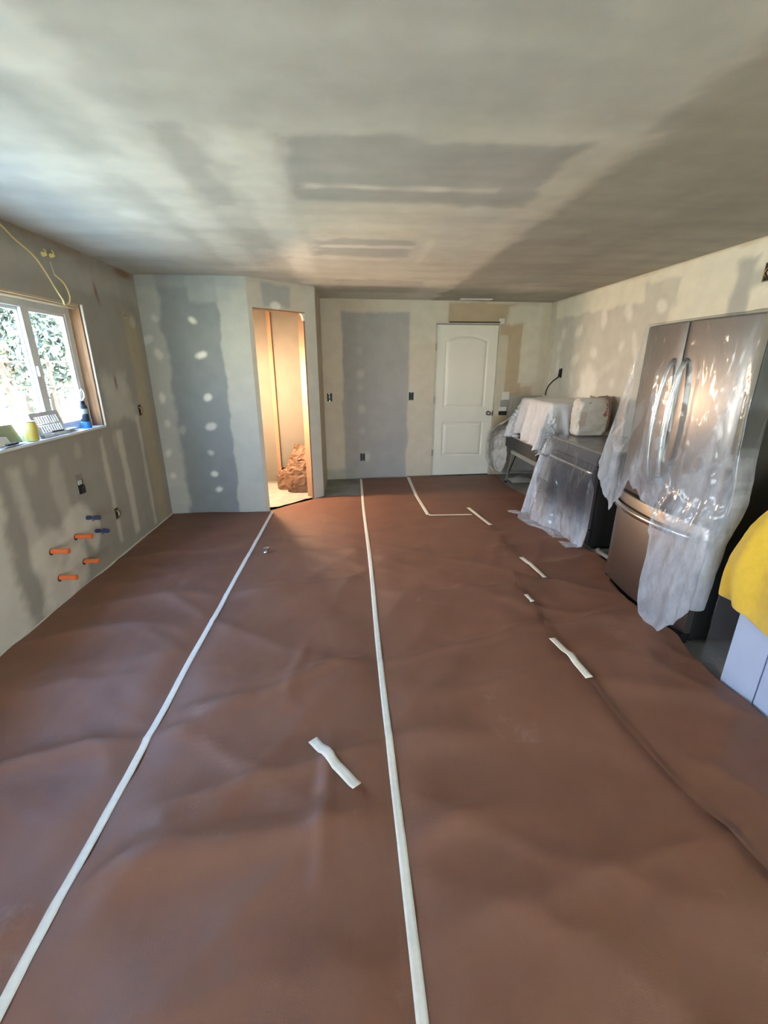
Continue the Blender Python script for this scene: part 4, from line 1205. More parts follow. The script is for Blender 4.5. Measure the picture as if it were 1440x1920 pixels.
def fridge_film():
    na, nv, nw, nb = 260, 340, 16, 10
    hy = [3.26, 3.20, 3.08, 2.97, 2.90, 2.84, 2.80, 2.70, 2.60, 2.50, 2.42, 2.36, 2.33, 2.30, 2.22, 2.12, 2.05, 2.01, 1.98]
    hz = [0.90, 0.80, 0.70, 0.585, 0.66, 0.74, 0.86, 0.83, 0.785, 0.745, 0.70, 0.60, 0.25, 0.09, 0.05, 0.10, 0.17, 0.26, 0.33]
    A = np.clip(np.arange(na + nw) / (na - 1), 0, 1)[:, None] * np.ones((1, nv + nb))
    Vv = np.clip((np.arange(nv + nb) - nb) / (nv - 1), 0, 1)[None, :] * np.ones((na + nw, 1))
    yh = 3.26 + (1.98 - 3.26) * A
    zh = np.interp(-yh, [-q for q in hy], hz)
    yh = yh + 0.012 * (fbm(A * 30, A * 0, 5, 3) - 0.5)
    zh = zh + 0.05 * (fbm(A * 26, A * 0 + 4, 6, 3) - 0.5)
    yt = 2.955 + (2.085 - 2.955) * A
    z = 1.862 + (zh - 1.862) * Vv
    fall = (1.862 - z) / 1.8
    k = np.clip(fall / 0.62, 0, 1)
    y = yt + (yh - yt) * k ** 1.15
    bul = 0.045 * np.clip(1 - ((np.clip(y, FY0, FY1) - 2.5225) / 0.4225) ** 2, 0, 1)
    x = FX - bul - 0.010 - np.where(y > 2.95, 0.03 * (y - 2.95), 0)
    gate = sstep(z, 0.80, 1.05) * (1 - sstep(z, 1.55, 1.72))
    tent = np.exp(-((y - 2.575) / 0.034) ** 2) + np.exp(-((y - 2.470) / 0.034) ** 2) + 0.75 * np.exp(-((y - 2.522) / 0.10) ** 2)
    x = x - 0.075 * np.minimum(tent, 1.0) * gate
    x = x - 0.045 * fall * fall
    x = x - 0.060 * sstep(0.95 - z, 0, 0.25) * sstep(2.44 - y, 0, 0.06)
    g = 0.015 + 0.985 * k ** 1.9
    # long gathers falling from the top corners, plus fine creases
    ph = (y - 2.52) * 30 / (0.55 + 0.45 * k) + 5 * fbm(y * 2, z * 0.9, 12, 2)
    side = 0.25 + 0.75 * np.clip(np.abs(A - 0.5) * 2, 0, 1)
    x = x - (0.008 * np.sin(ph) + 0.005 * np.sin(2.3 * ph + 1) ) * g * side
    x = x - 0.020 * (ridge(y * 3 + z * 3.5, z * 2.2 - y * 4, 40, 3) - 0.5) * g
    x = x - 0.004 * (ridge(y * 15 + z * 13, z * 8 - y * 12, 47, 3) - 0.5) * (0.10 + 0.9 * k)
    i = np.arange(na + nw)[:, None] * np.ones((1, nv + nb)); j = np.arange(nv + nb)[None, :] * np.ones((na + nw, 1))
    top = j <= nb
    x = np.where(top, FX + 0.012 + 0.035 * (nb - j), x); y = np.where(top, yt, y); z = np.where(top, 1.864 + 0.004 * fbm(yt * 9, j * 0.3, 3, 2), z)
    q = np.clip((i - na + 1) / nw, 0, 1)
    x = x + 0.14 * q * (1 - 0.5 * fall); y = y - np.where(q > 0, 0.012 * np.sin(q * 3.1) + 0.006, 0)
    o = MB().grid(np.stack([x, y, z], -1)).build('plastic_sheet', FILM, None, True)
    bunch = 0.75 * sstep(Vv, 0.62, 1.0) + 0.55 * sstep(y, 2.93, 3.02) + 0.85 * sstep(2.36 - y, 0, 0.12) * sstep(1.35 - z, 0, 0.5)
    band = np.exp(-((A - (0.965 - 0.26 * np.clip(Vv, 0, 1))) / 0.022) ** 2) + 0.8 * np.exp(-((A - (0.99 - 0.10 * Vv)) / 0.018) ** 2)
    bunch = bunch + 0.55 * band * sstep(Vv, 0.02, 0.2) + 0.35 * tent * gate * 0.4 + 0.45 * sstep(ridge(y * 5 + z * 4.5, z * 1.6 - y * 3, 71, 4), 0.66, 0.86) * sstep(Vv, 0.12, 0.5)
    set_attr(o, 'bunched', np.clip(bunch, 0, 1))
    return tag(o, 'clear wrinkled plastic sheet draped over the front of the refrigerator', 'plastic sheet')


fridge_film()

# ================================================================== RANGE (oven) under plastic
RY0, RY1, RX, RZ = 3.50, 4.44, 2.115, 0.905
GLASSBLK = mat('oven_glass_black', (0.010, 0.012, 0.018), 0.08)
rg = thing('range_oven', (2.45, 3.97, 0), 'black and steel range standing left of the refrigerator under clear plastic', 'range')
B(RX + 0.03, 2.78, RY0, RY1, 0.03, RZ - 0.02, 0.004).build('cabinet_body', FBLK, rg)
B(RX - 0.01, 2.79, RY0 - 0.005, RY1 + 0.005, RZ - 0.019, RZ, 0.005).build('cooktop', mat('cooktop_grey', (0.16, 0.16, 0.15), 0.25), rg)
MB().box(RX, RX + 0.029, RY0, RY1, 0.775, RZ - 0.022, 0.004).build('control_panel', mat('control_panel_dark', (0.05, 0.05, 0.05), 0.2), rg)
od = MB().box(RX, RX + 0.029, RY0, RY1, 0.20, 0.768, 0.004).build('oven_door', mat('range_black', (0.025, 0.025, 0.03), 0.25), rg)
MB().box(RX - 0.004, RX - 0.0005, RY0 + 0.06, RY1 - 0.06, 0.24, 0.66, 0.001).build('door_glass', GLASSBLK, od)
MB().tube([(RX - 0.005, RY0 + 0.06, 0.715), (RX - 0.04, RY0 + 0.065, 0.715), (RX - 0.045, RY0 + 0.10, 0.715), (RX - 0.045, RY1 - 0.10, 0.715), (RX - 0.04, RY1 - 0.065, 0.715), (RX - 0.005, RY1 - 0.06, 0.715)], 0.013, 10).build('door_handle', STEELL, od, True)
MB().box(RX, RX + 0.029, RY0, RY1, 0.05, 0.19, 0.004).build('warming_drawer', BLACK, rg)
for (x, y) in ((2.2, RY0 + .06), (2.2, RY1 - .06), (2.7, RY0 + .06), (2.7, RY1 - .06)):
    MB().lathe([(0.02, 0.0), (0.02, 0.03)], (x, y, 0), 10).build('foot', BLACK, rg)


def drape(rect, ztop, ext, res, flare, amp, freq, seed, floor=0.012, r=0.03, crumple=0.01, hem=0.03, flare_fn=None, top_noise=0.006):
    """cloth lying over a box: a flat top and skirts that hang, flare and gather in folds"""
    x0, x1, y0, y1 = rect
    S = np.arange(x0 - ext[0], x1 + ext[1] + res, res); T = np.arange(y0 - ext[2], y1 + ext[3] + res, res)
    P = np.zeros((len(S), len(T), 3))
    for i, s in enumerate(S):
        for j, t in enumerate(T):
            q = np.array([min(max(s, x0), x1), min(max(t, y0), y1)])
            dv = np.array([s, t]) - q; d = math.hypot(*dv)
            nz = float(ridge(s * 6 + 3, t * 6, seed, 3)) - 0.5
            if d < 1e-6:
                P[i, j] = (s, t, ztop + top_noise * nz); continue
            nn = dv / d
            hemn = 1 + hem * (float(fbm(s * 4, t * 4, seed + 3, 3)) - 0.5) * 2
            d *= hemn
            arcd = r * math.pi / 2
            if d < arcd:
                out_, z = r * math.sin(d / r), ztop - r * (1 - math.cos(d / r))
            else:
                rest = d - arcd
                fl_ = flare if flare_fn is None else flare_fn(q[0], q[1], nn)
                th = math.atan2(nn[1], nn[0])
                ph = freq * (q[0] * abs(nn[1]) + q[1] * abs(nn[0])) + th * freq * 0.22 + 3 * float(fbm(s * 2, t * 2, seed + 9, 2))
                w = min(1, rest / 0.25)
                fo = amp * w * (math.sin(ph) + 0.4 * math.sin(2.1 * ph + 1.3)) + crumple * 2 * nz * w
                out_ = r + fl_ * rest + fo
                z = ztop - r - rest * math.sqrt(max(0.05, 1 - fl_ * fl_))
                if z < floor:
                    e = floor - z
                    out_ += 0.55 * e; z = floor + 0.02 * (nz + 0.5) + 0.03 * math.exp(-e / 0.05) * 0
            pq = q + nn * max(out_, 0.004)
            P[i, j] = (pq[0], pq[1], z)
    return P


FILM2 = film_mat('range_plastic_film', 0.08, 0.60)
P_ = drape((RX - 0.02, 2.72, RY0 - 0.02, RY1 + 0.02), RZ + 0.012, (1.10, 0.0, 0.03, 0.36), 0.010, 0.1, 0.030, 13, 5, floor=0.030, crumple=0.008, hem=0.015,
           flare_fn=lambda x, y, n_: 0.02 + 0.17 * float(sstep(np.array(y), RY0, RY1)) ** 1.0 if n_[0] < -0.3 else 0.15)
o = MB().grid(P_).build('plastic_sheet', FILM2, None, True)
set_attr(o, 'bunched', np.clip(sstep(0.42 - P_[..., 2], 0, 0.34) + 0.5 * sstep(P_[..., 1], 4.1, 4.4) * sstep(0.88 - P_[..., 2], 0, 0.1) + 0.02, 0, 1))
tag(o, 'clear plastic sheet draped over the range and pooling on the floor', 'plastic sheet')

# grey hose on the floor between range and fridge
hs = MB(); hs.tube(spline([(2.50, 3.02, 0.03), (2.32, 3.10, 0.03), (2.20, 3.24, 0.03), (2.17, 3.36, 0.03), (2.19, 3.44, 0.03)], 6), 0.024, 10)
tag(hs.build('grey_hose', mat('hose_grey', (0.20, 0.19, 0.18), 0.45), None, True), 'grey hose on the floor in the gap between range and refrigerator', 'hose')

# bag of powder standing on the range
bag = thing('powder_bag', (2.43, 4.28, RZ + 0.02), 'white paper bag of powder with faded red print standing on the covered range', 'bag')


def powder_bag(cx, cy, w, d, h, z0, seed):
    n_, m_ = 40, 30; P = np.zeros((m_ + 1, n_ + 1, 3))
    for j in range(m_ + 1):
        v = j / m_
        for i in range(n_ + 1):
            a = 2 * math.pi * (i % n_) / n_
            c, s = math.cos(a), math.sin(a)
            e = 0.34
            k = 1.0 - 0.10 * max(0, (v - 0.72) / 0.28) ** 2 - 0.07 * max(0, (0.12 - v) / 0.12) ** 2
            x = math.copysign(abs(c) ** e, c) * w / 2 * k; y = math.copysign(abs(s) ** e, s) * d / 2 * k
            bl = 1 + 0.06 * math.sin(math.pi * v)
            nz = float(ridge(a * 1.6 + seed, v * 5, seed, 3)) - 0.5
            P[j, i] = (cx + x * bl + c * 0.030 * nz, cy + y * bl + s * 0.030 * nz, z0 + h * v + (0.01 * nz if 0 < j < m_ else 0.0) + (0.012 * math.sin(a * 3) if j == m_ else 0))
    mb_ = MB().grid(P)
    mb_.f.append(tuple(m_ * (n_ + 1) + i for i in range(n_)))
    mb_.f.append(tuple(i for i in range(n_ - 1, -1, -1)))
    return mb_


BAGW = mat('bag_paper_white', (0.56, 0.545, 0.50), 0.7, noise_amt=0.12, noise_scale=14, bump=0.3, bump_scale=20)
o = powder_bag(2.43, 4.36, 0.30, 0.15, 0.36, RZ + 0.022, 3).build('bag_body', BAGW, bag, True)
MB().box(2.29, 2.57, 4.345, 4.375, RZ + 0.382, RZ + 0.392, 0.003).build('folded_top', mat('bag_fold', (0.62, 0.60, 0.55), 0.7), bag)
REDP = mat('faded_red_print', (0.42, 0.09, 0.07), 0.7, noise_amt=0.4, noise_scale=60)
PINKP = mat('faded_pink_print', (0.50, 0.40, 0.35), 0.7, noise_amt=0.1, noise_scale=30)
MB().box(2.30, 2.36, 4.2815, 4.2822, RZ + 0.12, RZ + 0.26).build('pink_print', PINKP, bag)
m = MB()
for k, (xx, zz_) in enumerate([(2.548, .33), (2.553, .31), (2.556, .285), (2.556, .26), (2.550, .24), (2.540, .235), (2.535, .222), (2.545, .212), (2.556, .22)]):
    m.box(xx, xx + 0.012, 4.277, 4.2812, RZ + zz_, RZ + zz_ + 0.014)
m.build('red_print', REDP, bag)
MB().box(2.365, 2.392, 4.279, 4.2815, RZ + 0.335, RZ + 0.35).build('black_mark', BLACK, bag)
bag2 = powder_bag(2.675, 4.62, 0.20, 0.13, 0.36, 0.93, 7)
tag(bag2.build('paper_sack', mat('sack_mauve', (0.36, 0.27, 0.25), 0.75, noise_amt=0.15, noise_scale=12), None, True), 'brownish paper sack behind the white powder bag against the right wall', 'bag')

# ================================================================== DRAPED PILE: folding platform, dark case, carton, white cloth
ALU = mat('aluminium', (0.50, 0.49, 0.45), 0.38, metal=0.85)
pf = thing('folding_work_platform', (2.42, 5.45, 0), 'folding aluminium work platform under the white cloth pile', 'platform')
PX0, PX1, PY0, PY1, PZ = 2.20, 2.66, 4.95, 5.84, 0.50
B(PX0, PX1, PY0, PY1, PZ - 0.012, PZ, 0.003).build('deck', ALU, pf)
for x in (PX0 - 0.002, PX1 - 0.02):
    B(x, x + 0.022, PY0 - 0.005, PY1 + 0.005, PZ - 0.055, PZ - 0.013, 0.003).build('side_rail', ALU, pf)
for x in (PX0 + 0.015, PX1 - 0.02):
    for (ya, yb) in ((PY1 - 0.03, PY1 + 0.10), (PY0 + 0.05, PY0 - 0.08)):
        MB().tube([(x, ya, PZ - 0.05), (x - 0.02 if x < 2.4 else x + 0.02, yb, 0.018)], 0.016, 8).build('leg', ALU, pf)
        MB().lathe([(0.020, 0.0), (0.022, 0.02), (0.018, 0.035)], (x - 0.02 if x < 2.4 else x + 0.02, yb, 0.0005), 10).build('rubber_foot', BLACK, pf)
for (y, z) in ((PY1 + 0.055, 0.17), (PY0 - 0.035, 0.17)):
    MB().tube([(PX0 + 0.0, y, z), (PX1 - 0.005, y, z)], 0.012, 8).build('cross_bar', ALU, pf)
MB().tube([(PX0 + 0.03, PY1 - 0.12, PZ - 0.055), (PX0 + 0.01, PY1 + 0.06, 0.14)], 0.008, 8).build('brace', BLACK, pf)
case = thing('storage_case', (2.46, 5.75, PZ), 'dark grey case with a pale lid on the aluminium platform', 'case')
B(2.21, 2.64, 5.02, 6.12, PZ + 0.001, 0.668, 0.006).build('case_body', mat('case_dark', (0.065, 0.06, 0.055), 0.6, noise_amt=0.1), case)
B(2.195, 2.65, 5.01, 6.15, 0.669, 0.692, 0.004).build('case_lid', mat('case_lid_pale', (0.52, 0.50, 0.43), 0.5), case)
ct = thing('cardboard_carton', (2.48, 5.42, 0.693), 'brown cardboard carton hidden under the white cloth, one corner showing', 'carton')
KRAFT = mat('cardboard', (0.40, 0.20, 0.075), 0.8, noise_amt=0.08)
B(2.235, 2.755, 4.78, 5.60, 0.694, 1.195, 0.004).build('carton_body', KRAFT, ct)
B(2.236, 2.754, 5.17, 5.215, 1.1952, 1.196).build('tape_seam', TAPE, ct)

CLOTH = mat('white_cotton_cloth', (0.60, 0.61, 0.63), 0.85, noise_amt=0.05, noise_scale=20, bump=0.12, bump_scale=300, sheen=0.2)


def cloth_flare(x, y, n_):
    if n_[1] < -0.3: return 0.10 + 0.25 * float(sstep(np.array(x), 2.4, 2.2))
    if n_[1] > 0.3: return 0.30
    return 0.05 + 0.10 * float(sstep(np.array(5.2 - y), 0, 0.5))


P_ = drape((2.225, 2.765, 4.775, 5.605), 1.212, (0.52, 0.03, 0.70, 0.42), 0.016, 0.1, 0.045, 24, 15, floor=0.70, crumple=0.012, hem=0.16, flare_fn=cloth_flare, r=0.035)
# the front skirt is shorter at the far end so that the carton corner shows
for i in range(P_.shape[0]):
    for j in range(P_.shape[1]):
        x, y, z = P_[i, j]
        if y < 4.76 and z < 0.95: P_[i, j, 2] = max(z, 0.60)
o = MB().grid(P_).build('drop_cloth', CLOTH, None, True); solidify(o, 0.004)
tag(o, 'white cloth draped over the carton on the aluminium platform', 'cloth')
# crumpled translucent tail hanging to the left of the pile


def tail():
    n_, m_ = 40, 90; P = np.zeros((n_, m_, 3))
    path = spline([(2.36, 5.62, 1.18), (2.24, 5.80, 0.98), (2.16, 6.05, 0.82), (2.12, 6.22, 0.62), (2.12, 6.27, 0.40), (2.14, 6.26, 0.22), (2.15, 6.24, 0.09)], 15)[:m_]
    wid = np.interp(np.linspace(0, 1, m_), [0, .15, .45, .7, .9, 1], [.10, .13, .17, .20, .15, .05])
    for j in range(m_):
        p = path[j]; v = j / (m_ - 1)
        for i in range(n_):
            u = i / (n_ - 1) - 0.5
            nz = float(ridge(u * 4 + 2, v * 9, 60, 4)) - 0.5
            nz2 = float(ridge(u * 5 + 9, v * 8 + 4, 64, 4)) - 0.5
            P[i, j] = (p.x + u * 2 * wid[j] * 0.75 + 0.05 * nz, p.y + 0.06 * nz2 + 0.05 * math.cos(u * 5) - u * 0.06, max(0.02, p.z + 0.04 * nz2 + 0.10 * u * (1 - v)))
    return MB().grid(P)


o = tail().build('crumpled_sheet', mat('crumpled_sheet_grey', (0.52, 0.50, 0.45), 0.45, noise_amt=0.12, noise_scale=14, bump=0.5, bump_scale=24), None, True); solidify(o, 0.003)
tag(o, 'crumpled greyish sheet hanging from the pile towards the door', 'sheet')
# paper scraps under the platform
sc_ = MB(); P_ = np.zeros((14, 14, 3))
for i in range(14):
    for j in range(14):
        P_[i, j] = (2.28 + 0.026 * i, 5.86 + 0.022 * j, 0.012 + 0.09 * float(ridge(i * 0.17, j * 0.15, 80, 3)) * math.sin(math.pi * i / 13) * math.sin(math.pi * j / 13))
sc_.grid(P_); o = sc_.build('crumpled_film', mat('film_scrap_grey', (0.40, 0.39, 0.35), 0.35), None, True); solidify(o, 0.002)
tag(o, 'crumpled grey scrap on the floor under the aluminium platform', 'scrap')
o = card('paper_scrap', [(2.22, 4.92, 0.010), (2.36, 4.85, 0.010), (2.33, 5.02, 0.04), (2.25, 5.05, 0.06)], 0.001, PAPER, 'small brown paper scrap on the bare floor before the platform', 'scrap', 0.01)

# ================================================================== WRAPPED CARTONS AND YELLOW CLOTH
CARTON = mat('white_carton', (0.46, 0.55, 0.74), 0.5, noise_amt=0.05, noise_scale=6)  # blue of the skylight mixed into the white carton colour
for k, lab in enumerate(('white carton at the end of the wrapped row, beside the refrigerator', 'second white carton from the refrigerator in the wrapped row', 'third white carton from the refrigerator in the wrapped row', 'white carton nearest the camera in the wrapped row')):
    y1 = 1.755 - k * 0.192; y0 = y1 - 0.184
    c = thing('white_carton', (2.2, (y0 + y1) / 2, 0), lab, 'carton', 'white cartons in the wrapped row')
    B(1.915, 2.60, y0, y1, 0.004, 0.60, 0.005).build('carton_body', CARTON, c)
    B(1.913, 2.602, (y0 + y1) / 2 - 0.02, (y0 + y1) / 2 + 0.02, 0.6005, 0.6015).build('closing_tape', TAPE, c)
WRAP = film_mat('stretch_wrap', 0.025, 0.4, 0.5, 20)


def wrap():
    path = [(2.62, 1.90), (1.905, 1.888), (1.900, 1.86), (1.898, 1.76), (1.897, 1.2), (1.897, 0.985), (2.62, 0.975)]
    seg = [0]
    for a, b in zip(path, path[1:]): seg.append(seg[-1] + math.dist(a, b))
    S = np.linspace(0, seg[-1], 170); Zs = np.linspace(0.012, 0.597, 60)
    P = np.zeros((len(S), len(Zs), 3))
    for i, s in enumerate(S):
        x = np.interp(s, seg, [p[0] for p in path]); y = np.interp(s, seg, [p[1] for p in path])
        for j, z in enumerate(Zs):
            q = 0.010 * (float(ridge(s * 2.0 + z * 1.5, z * 14 - s * 5, 90, 4)) - 0.5)
            P[i, j] = (x - abs(q), y + q * 0.3, z)
    return MB().grid(P)


tag(wrap().build('stretch_wrap', WRAP, None, True), 'clear stretch wrap around the row of white cartons', 'plastic wrap')
YCL = mat('yellow_fleece', (0.64, 0.43, 0.03), 0.9, noise_amt=0.06, noise_scale=30, bump=0.2, bump_scale=250, sheen=0.4)
blk = thing('storage_box', (2.3, 1.35, 0.602), 'box on the cartons hidden under the yellow blanket', 'box')
B(2.15, 2.44, 1.20, 1.58, 0.602, 1.03, 0.01).build('box_body', KRAFT, blk)


def blanket():
    na, nh = 150, 70
    T = np.linspace(0, 2 * math.pi, na)[:, None] * np.ones((1, nh)); S = np.linspace(0, 1, nh)[None, :] * np.ones((na, 1))
    c, s = np.cos(T), np.sin(T)
    far_side = np.clip(s, 0, 1)                            # +y side, towards the refrigerator
    hem = 0.44 + 0.10 * far_side ** 2 + 0.03 * np.sin(T * 5)
    # profile: crown, shoulder, flaring skirt, hem curling back under
    zz = np.where(S < 0.22, 1.165 - 0.06 * (S / 0.22) ** 2, 1.105 - (1.105 - hem) * (S - 0.22) / 0.78)
    rr = np.where(S < 0.22, np.sin(S / 0.22 * math.pi / 2) * 0.62, 0.62 + 0.47 * np.sin(np.clip((S - 0.22) / 0.78, 0, 1) * math.pi * 0.64) ** 0.95)
    e = 0.5
    X = np.sign(c) * np.abs(c) ** e * 0.42; Y = np.sign(s) * np.abs(s) ** e * 0.52
    ry = np.where(S < 0.22, np.sin(S / 0.22 * math.pi / 2) * 0.80, 0.80 + 0.29 * np.sin(np.clip((S - 0.22) / 0.78, 0, 1) * math.pi * 0.64) ** 0.95)
    skirt = sstep(S, 0.12, 0.55)
    fo = (0.035 * (1 - np.abs(np.sin(T * 4.5 + S * 1.5 + 0.6)) * 1.6) + 0.035 * np.sin(T * 13 + 1 - S * 4)) * skirt
    fo = fo + 0.07 * (fbm(c * 3 + 5, s * 3 + S * 3, 66, 3) - 0.5) * skirt
    return np.stack([2.285 + X * (rr + fo), 1.385 + Y * (ry + fo), zz + 0.012 * (fbm(c * 4 * S, s * 4 * S, 61, 3) - 0.5)], -1)


o = MB().grid(blanket()).build('yellow_blanket', YCL, None, True); solidify(o, 0.006)
tag(o, 'yellow blanket draped over the wrapped white cartons', 'blanket')

# ================================================================== PANTRY
bulb_d = bpy.data.lights.new('pantry_bulb_light', 'POINT'); bulb_d.energy = 52; bulb_d.color = (1.0, 0.69, 0.45); bulb_d.shadow_soft_size = 0.05
pb = thing('pantry_bulb', (-1.17, 5.25, 1.48), 'warm bulb with an added shade hanging in the pantry', 'lamp')
MB().tube([(-1.17, 5.25, H - 0.001), (-1.17, 5.25, 1.60)], 0.004, 6).build('cord', BLACK, pb)
MB().lathe([(0.012, 0.115), (0.020, 0.105), (0.022, 0.06), (0.016, 0.05)], (-1.17, 5.25, 1.48), 12).build('lamp_holder', WHITE_PAINT, pb, 'auto')
MB().lathe([(0.025, 0.105), (0.03, 0.10), (0.10, 0.035), (0.102, 0.030), (0.028, 0.092)], (-1.17, 5.25, 1.48), 24).build('glow_blocker', WHITE_PAINT, pb, 'auto')  # unseen shade added to keep the bulb's glow off the outer ceiling
bl = bpy.data.objects.new('pantry_bulb_light', bulb_d); COL.objects.link(bl); bl.location = (-1.17, 5.25, 1.45)

KPAPER = mat('crumpled_kraft', (0.19, 0.10, 0.055), 0.6, noise_amt=0.12, noise_scale=9)  # kraft tone lowered to balance the strong bulb


def crumple(c, rad, seed, open_top=False, n_=46, m_=36, amp=0.30):
    P = np.zeros((m_ + 1, n_ + 1, 3))
    for j in range(m_ + 1):
        ph = math.pi * (j / m_) * (0.86 if open_top else 1.0)
        for i in range(n_ + 1):
            a = 2 * math.pi * (i % n_) / n_
            d = Vector((math.sin(ph) * math.cos(a), math.sin(ph) * math.sin(a), -math.cos(ph)))
            d2 = Vector([math.copysign(abs(q) ** 0.7, q) for q in d])
            t = mnoise.cell(d * 0.0 + Vector((seed, 0, 0)))
            f = 0
            for s_, w_ in ((2.0, 1.0), (4.2, 0.55), (9.0, 0.22)):
                v0 = mnoise.voronoi(d * s_ + Vector((seed * 3.1, seed, 0)))[0]
                f += w_ * (v0[1] - v0[0])
            r_ = 1 + amp * (0.5 - f)
            p = Vector((d2.x * rad[0], d2.y * rad[1], d2.z * rad[2])) * r_
            P[j, i] = (c[0] + p.x, c[1] + p.y, max(0.008, c[2] + p.z))
    return MB().grid(P)


pbag = thing('paper_bag', (-0.70, 5.66, 0.0), 'crumpled brown paper bag standing inside the lit pantry doorway', 'bag')
o = crumple((-0.70, 5.66, 0.20), (0.185, 0.15, 0.225), 5, True, amp=0.26).build('bag_body', KPAPER, pbag, False); solidify(o, 0.003)


def flap(name, corners, fold, seed):
    a_, b_, c_, d_ = [np.array(q, float) for q in corners]; n_ = 14; P = np.zeros((n_, n_, 3))
    nn = np.cross(b_ - a_, d_ - a_); nn /= np.linalg.norm(nn)
    for i in range(n_):
        for j in range(n_):
            u, v = i / (n_ - 1), j / (n_ - 1)
            P[i, j] = (a_ * (1 - u) + b_ * u) * (1 - v) + (d_ * (1 - u) + c_ * u) * v + nn * (fold * math.sin(math.pi * u) * v + 0.05 * (float(ridge(u * 3 + seed, v * 3, seed, 3)) - 0.5))
    o_ = MB().grid(P).build(name, KPAPER, pbag, False); solidify(o_, 0.003); return o_


flap('bag_flap', [(-0.86, 5.74, 0.36), (-0.56, 5.74, 0.36), (-0.58, 5.86, 0.58), (-0.78, 5.86, 0.61)], -0.03, 3)
flap('bag_flap', [(-0.84, 5.60, 0.34), (-0.66, 5.54, 0.34), (-0.72, 5.60, 0.46), (-0.84, 5.70, 0.47)], 0.03, 7)
flap('bag_flap', [(-0.66, 5.53, 0.30), (-0.53, 5.60, 0.32), (-0.52, 5.66, 0.50), (-0.60, 5.58, 0.42)], 0.03, 11)
o = crumple((-0.90, 5.78, 0.14), (0.12, 0.11, 0.16), 14, True).build('crumpled_paper', KPAPER, None, False); solidify(o, 0.003)
tag(o, 'crumpled wad of brown paper left of the pantry paper bag', 'paper')
SHEETW = mat('pantry_sheet', (0.36, 0.33, 0.29), 0.7, noise_amt=0.15, noise_scale=10)  # sheet colour darkened against the strong bulb
P_ = np.zeros((30, 30, 3))
for i in range(30):
    for j in range(30):
        y = 4.965 + 0.038 * j
        x = -1.40 + (min(-0.42, -0.99 + (y - 4.885) * 1.10) + 1.40) * i / 29
        P_[i, j] = (x, y, 0.006 + 0.022 * float(ridge(x * 5, y * 5, 44, 3)))
o = MB().grid(P_).build('pantry_drop_sheet', SHEETW, None, True)
tag(o, 'pale wrinkled drop sheet on the pantry floor', 'sheet')

# ================================================================== OUTDOORS
GROUND = mat('yard_ground', (0.60, 0.56, 0.46), 0.95, col2=(0.50, 0.50, 0.34), noise_scale=0.35, bump=0.3, bump_scale=3)
tag(B(-60, 30, -30, 70, -0.75, -0.45).build('ground', GROUND), kind='structure')
LEAF = mat('leaf_green', (0.050, 0.072, 0.060), 0.6, noise_amt=0.4, noise_scale=2)
BARK = mat('bark', (0.018, 0.015, 0.013), 0.9, noise_amt=0.3, noise_scale=6)
FENCEW = mat('weathered_fence', (0.030, 0.018, 0.014), 0.9, noise_amt=0.2)


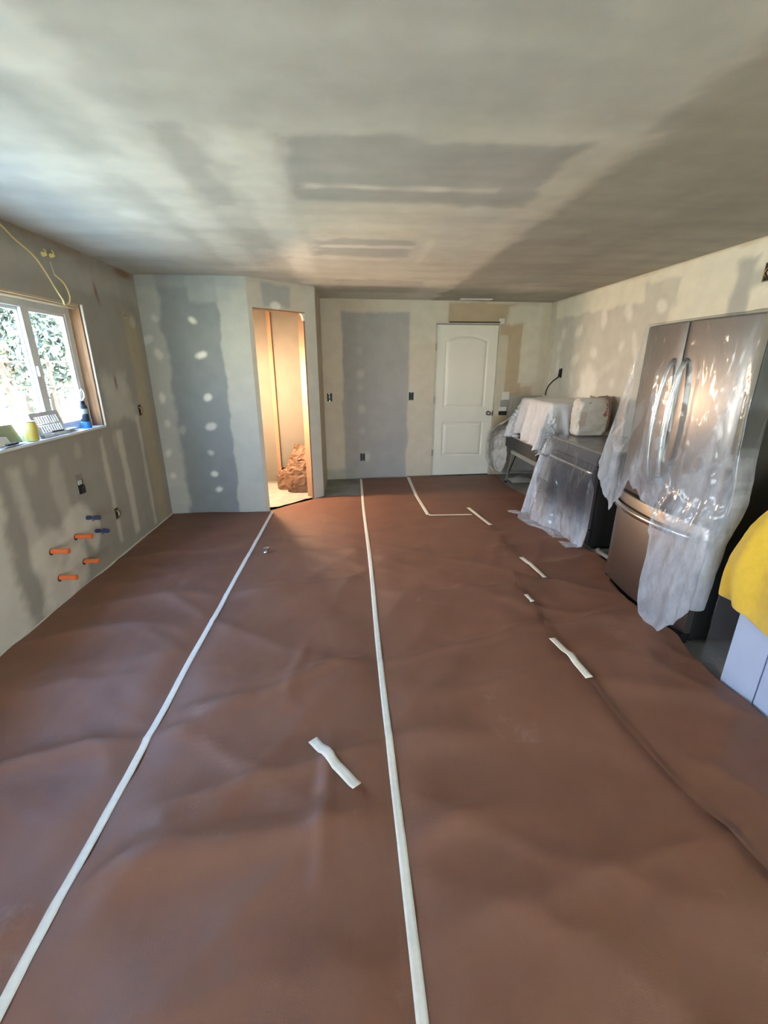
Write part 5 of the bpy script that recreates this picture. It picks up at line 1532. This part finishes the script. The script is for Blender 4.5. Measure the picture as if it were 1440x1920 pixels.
def tree(x, y, h, r, nleaf, label, seed):
    rng = random.Random(seed)
    t = thing('tree', (x, y, -0.45), label, 'tree', 'trees beyond the yard fence')
    m_ = MB(); m_.tube([(x, y, -0.45), (x + .1, y, h * 0.25), (x - .1, y + .1, h * 0.55), (x, y, h * 0.85)], [0.12, 0.10, 0.07, 0.03], 8)
    tips = []
    for k in range(44):
        z = h * (0.14 + 0.62 * rng.random()); a = rng.random() * 6.28; l = r * (0.5 + 0.5 * rng.random())
        p0 = Vector((x, y, z)); p2 = p0 + Vector((math.cos(a) * l, math.sin(a) * l, l * (0.1 + 0.6 * rng.random()))); p1 = (p0 + p2) / 2 + Vector((0, 0, 0.15))
        m_.tube([p0, p1, p2], [0.05, 0.03, 0.012], 5); tips += [p1, p2, (p1 + p2) / 2]
    m_.build('trunk', BARK, t, True)
    lv = MB()
    for k in range(nleaf):
        c = rng.choice(tips) + Vector((rng.gauss(0, r * .22), rng.gauss(0, r * .22), rng.gauss(0, r * .20)))
        s = 0.055 + 0.06 * rng.random()
        u = Vector((rng.gauss(0, 1), rng.gauss(0, 1), rng.gauss(0, 1))).normalized(); w = u.cross(Vector((rng.gauss(0, 1), rng.gauss(0, 1), rng.gauss(0, 1)))).normalized()
        lv.add([c - u * s, c + w * s * .5, c + u * s, c - w * s * .5], [(0, 1, 2, 3)])
    o_ = lv.build('foliage', LEAF, t); o_['kind'] = 'stuff'


tree(-8.4, 13.2, 7.0, 2.0, 17000, 'leafy tree nearest the yard fence, filling the view through the window', 1)
tree(-13.6, 19.8, 9.5, 2.2, 9000, 'tall tree farthest off behind the other trees outside', 4)
tree(-12.4, 14.6, 8.0, 1.7, 7000, 'leafy tree at the left of the view through the window', 3)
fn = thing('yard_fence', (-7, 9, -0.45), 'thin rail fence across the yard outside the window', 'fence')
for k in range(9):
    x = -11.4 + k * 0.95; y = 10.4 + 0.03 * k
    B(x - .03, x + .03, y - .03, y + .03, -0.45, 1.75).build('post', FENCEW, fn)
for z in (1.68, 1.15, 0.5):
    MB().tube([(-11.2, 10.35, z), (-3.2, 10.66, z)], 0.022, 6).build('rail', FENCEW, fn)
tub = thing('planter_tub', (-6.4, 8.6, -0.45), 'teal planter tub in the yard seen through the left pane', 'planter')
B(-7.0, -5.9, 8.3, 8.9, -0.45, 0.15, 0.05).build('tub_body', mat('teal_plastic', (0.10, 0.42, 0.38), 0.5), tub)
B(-6.95, -5.95, 8.35, 8.85, 0.151, 0.20).build('soil', mat('soil', (0.08, 0.06, 0.04), 0.95), tub)
tag(MB().box(-5.8, -4.8, 9.2, 9.4, -0.45, -0.2, 0.01).build('timber_sleeper', mat('grey_timber', (0.26, 0.25, 0.24), 0.9)), 'grey timber sleeper lying in the yard outside the window', 'timber')
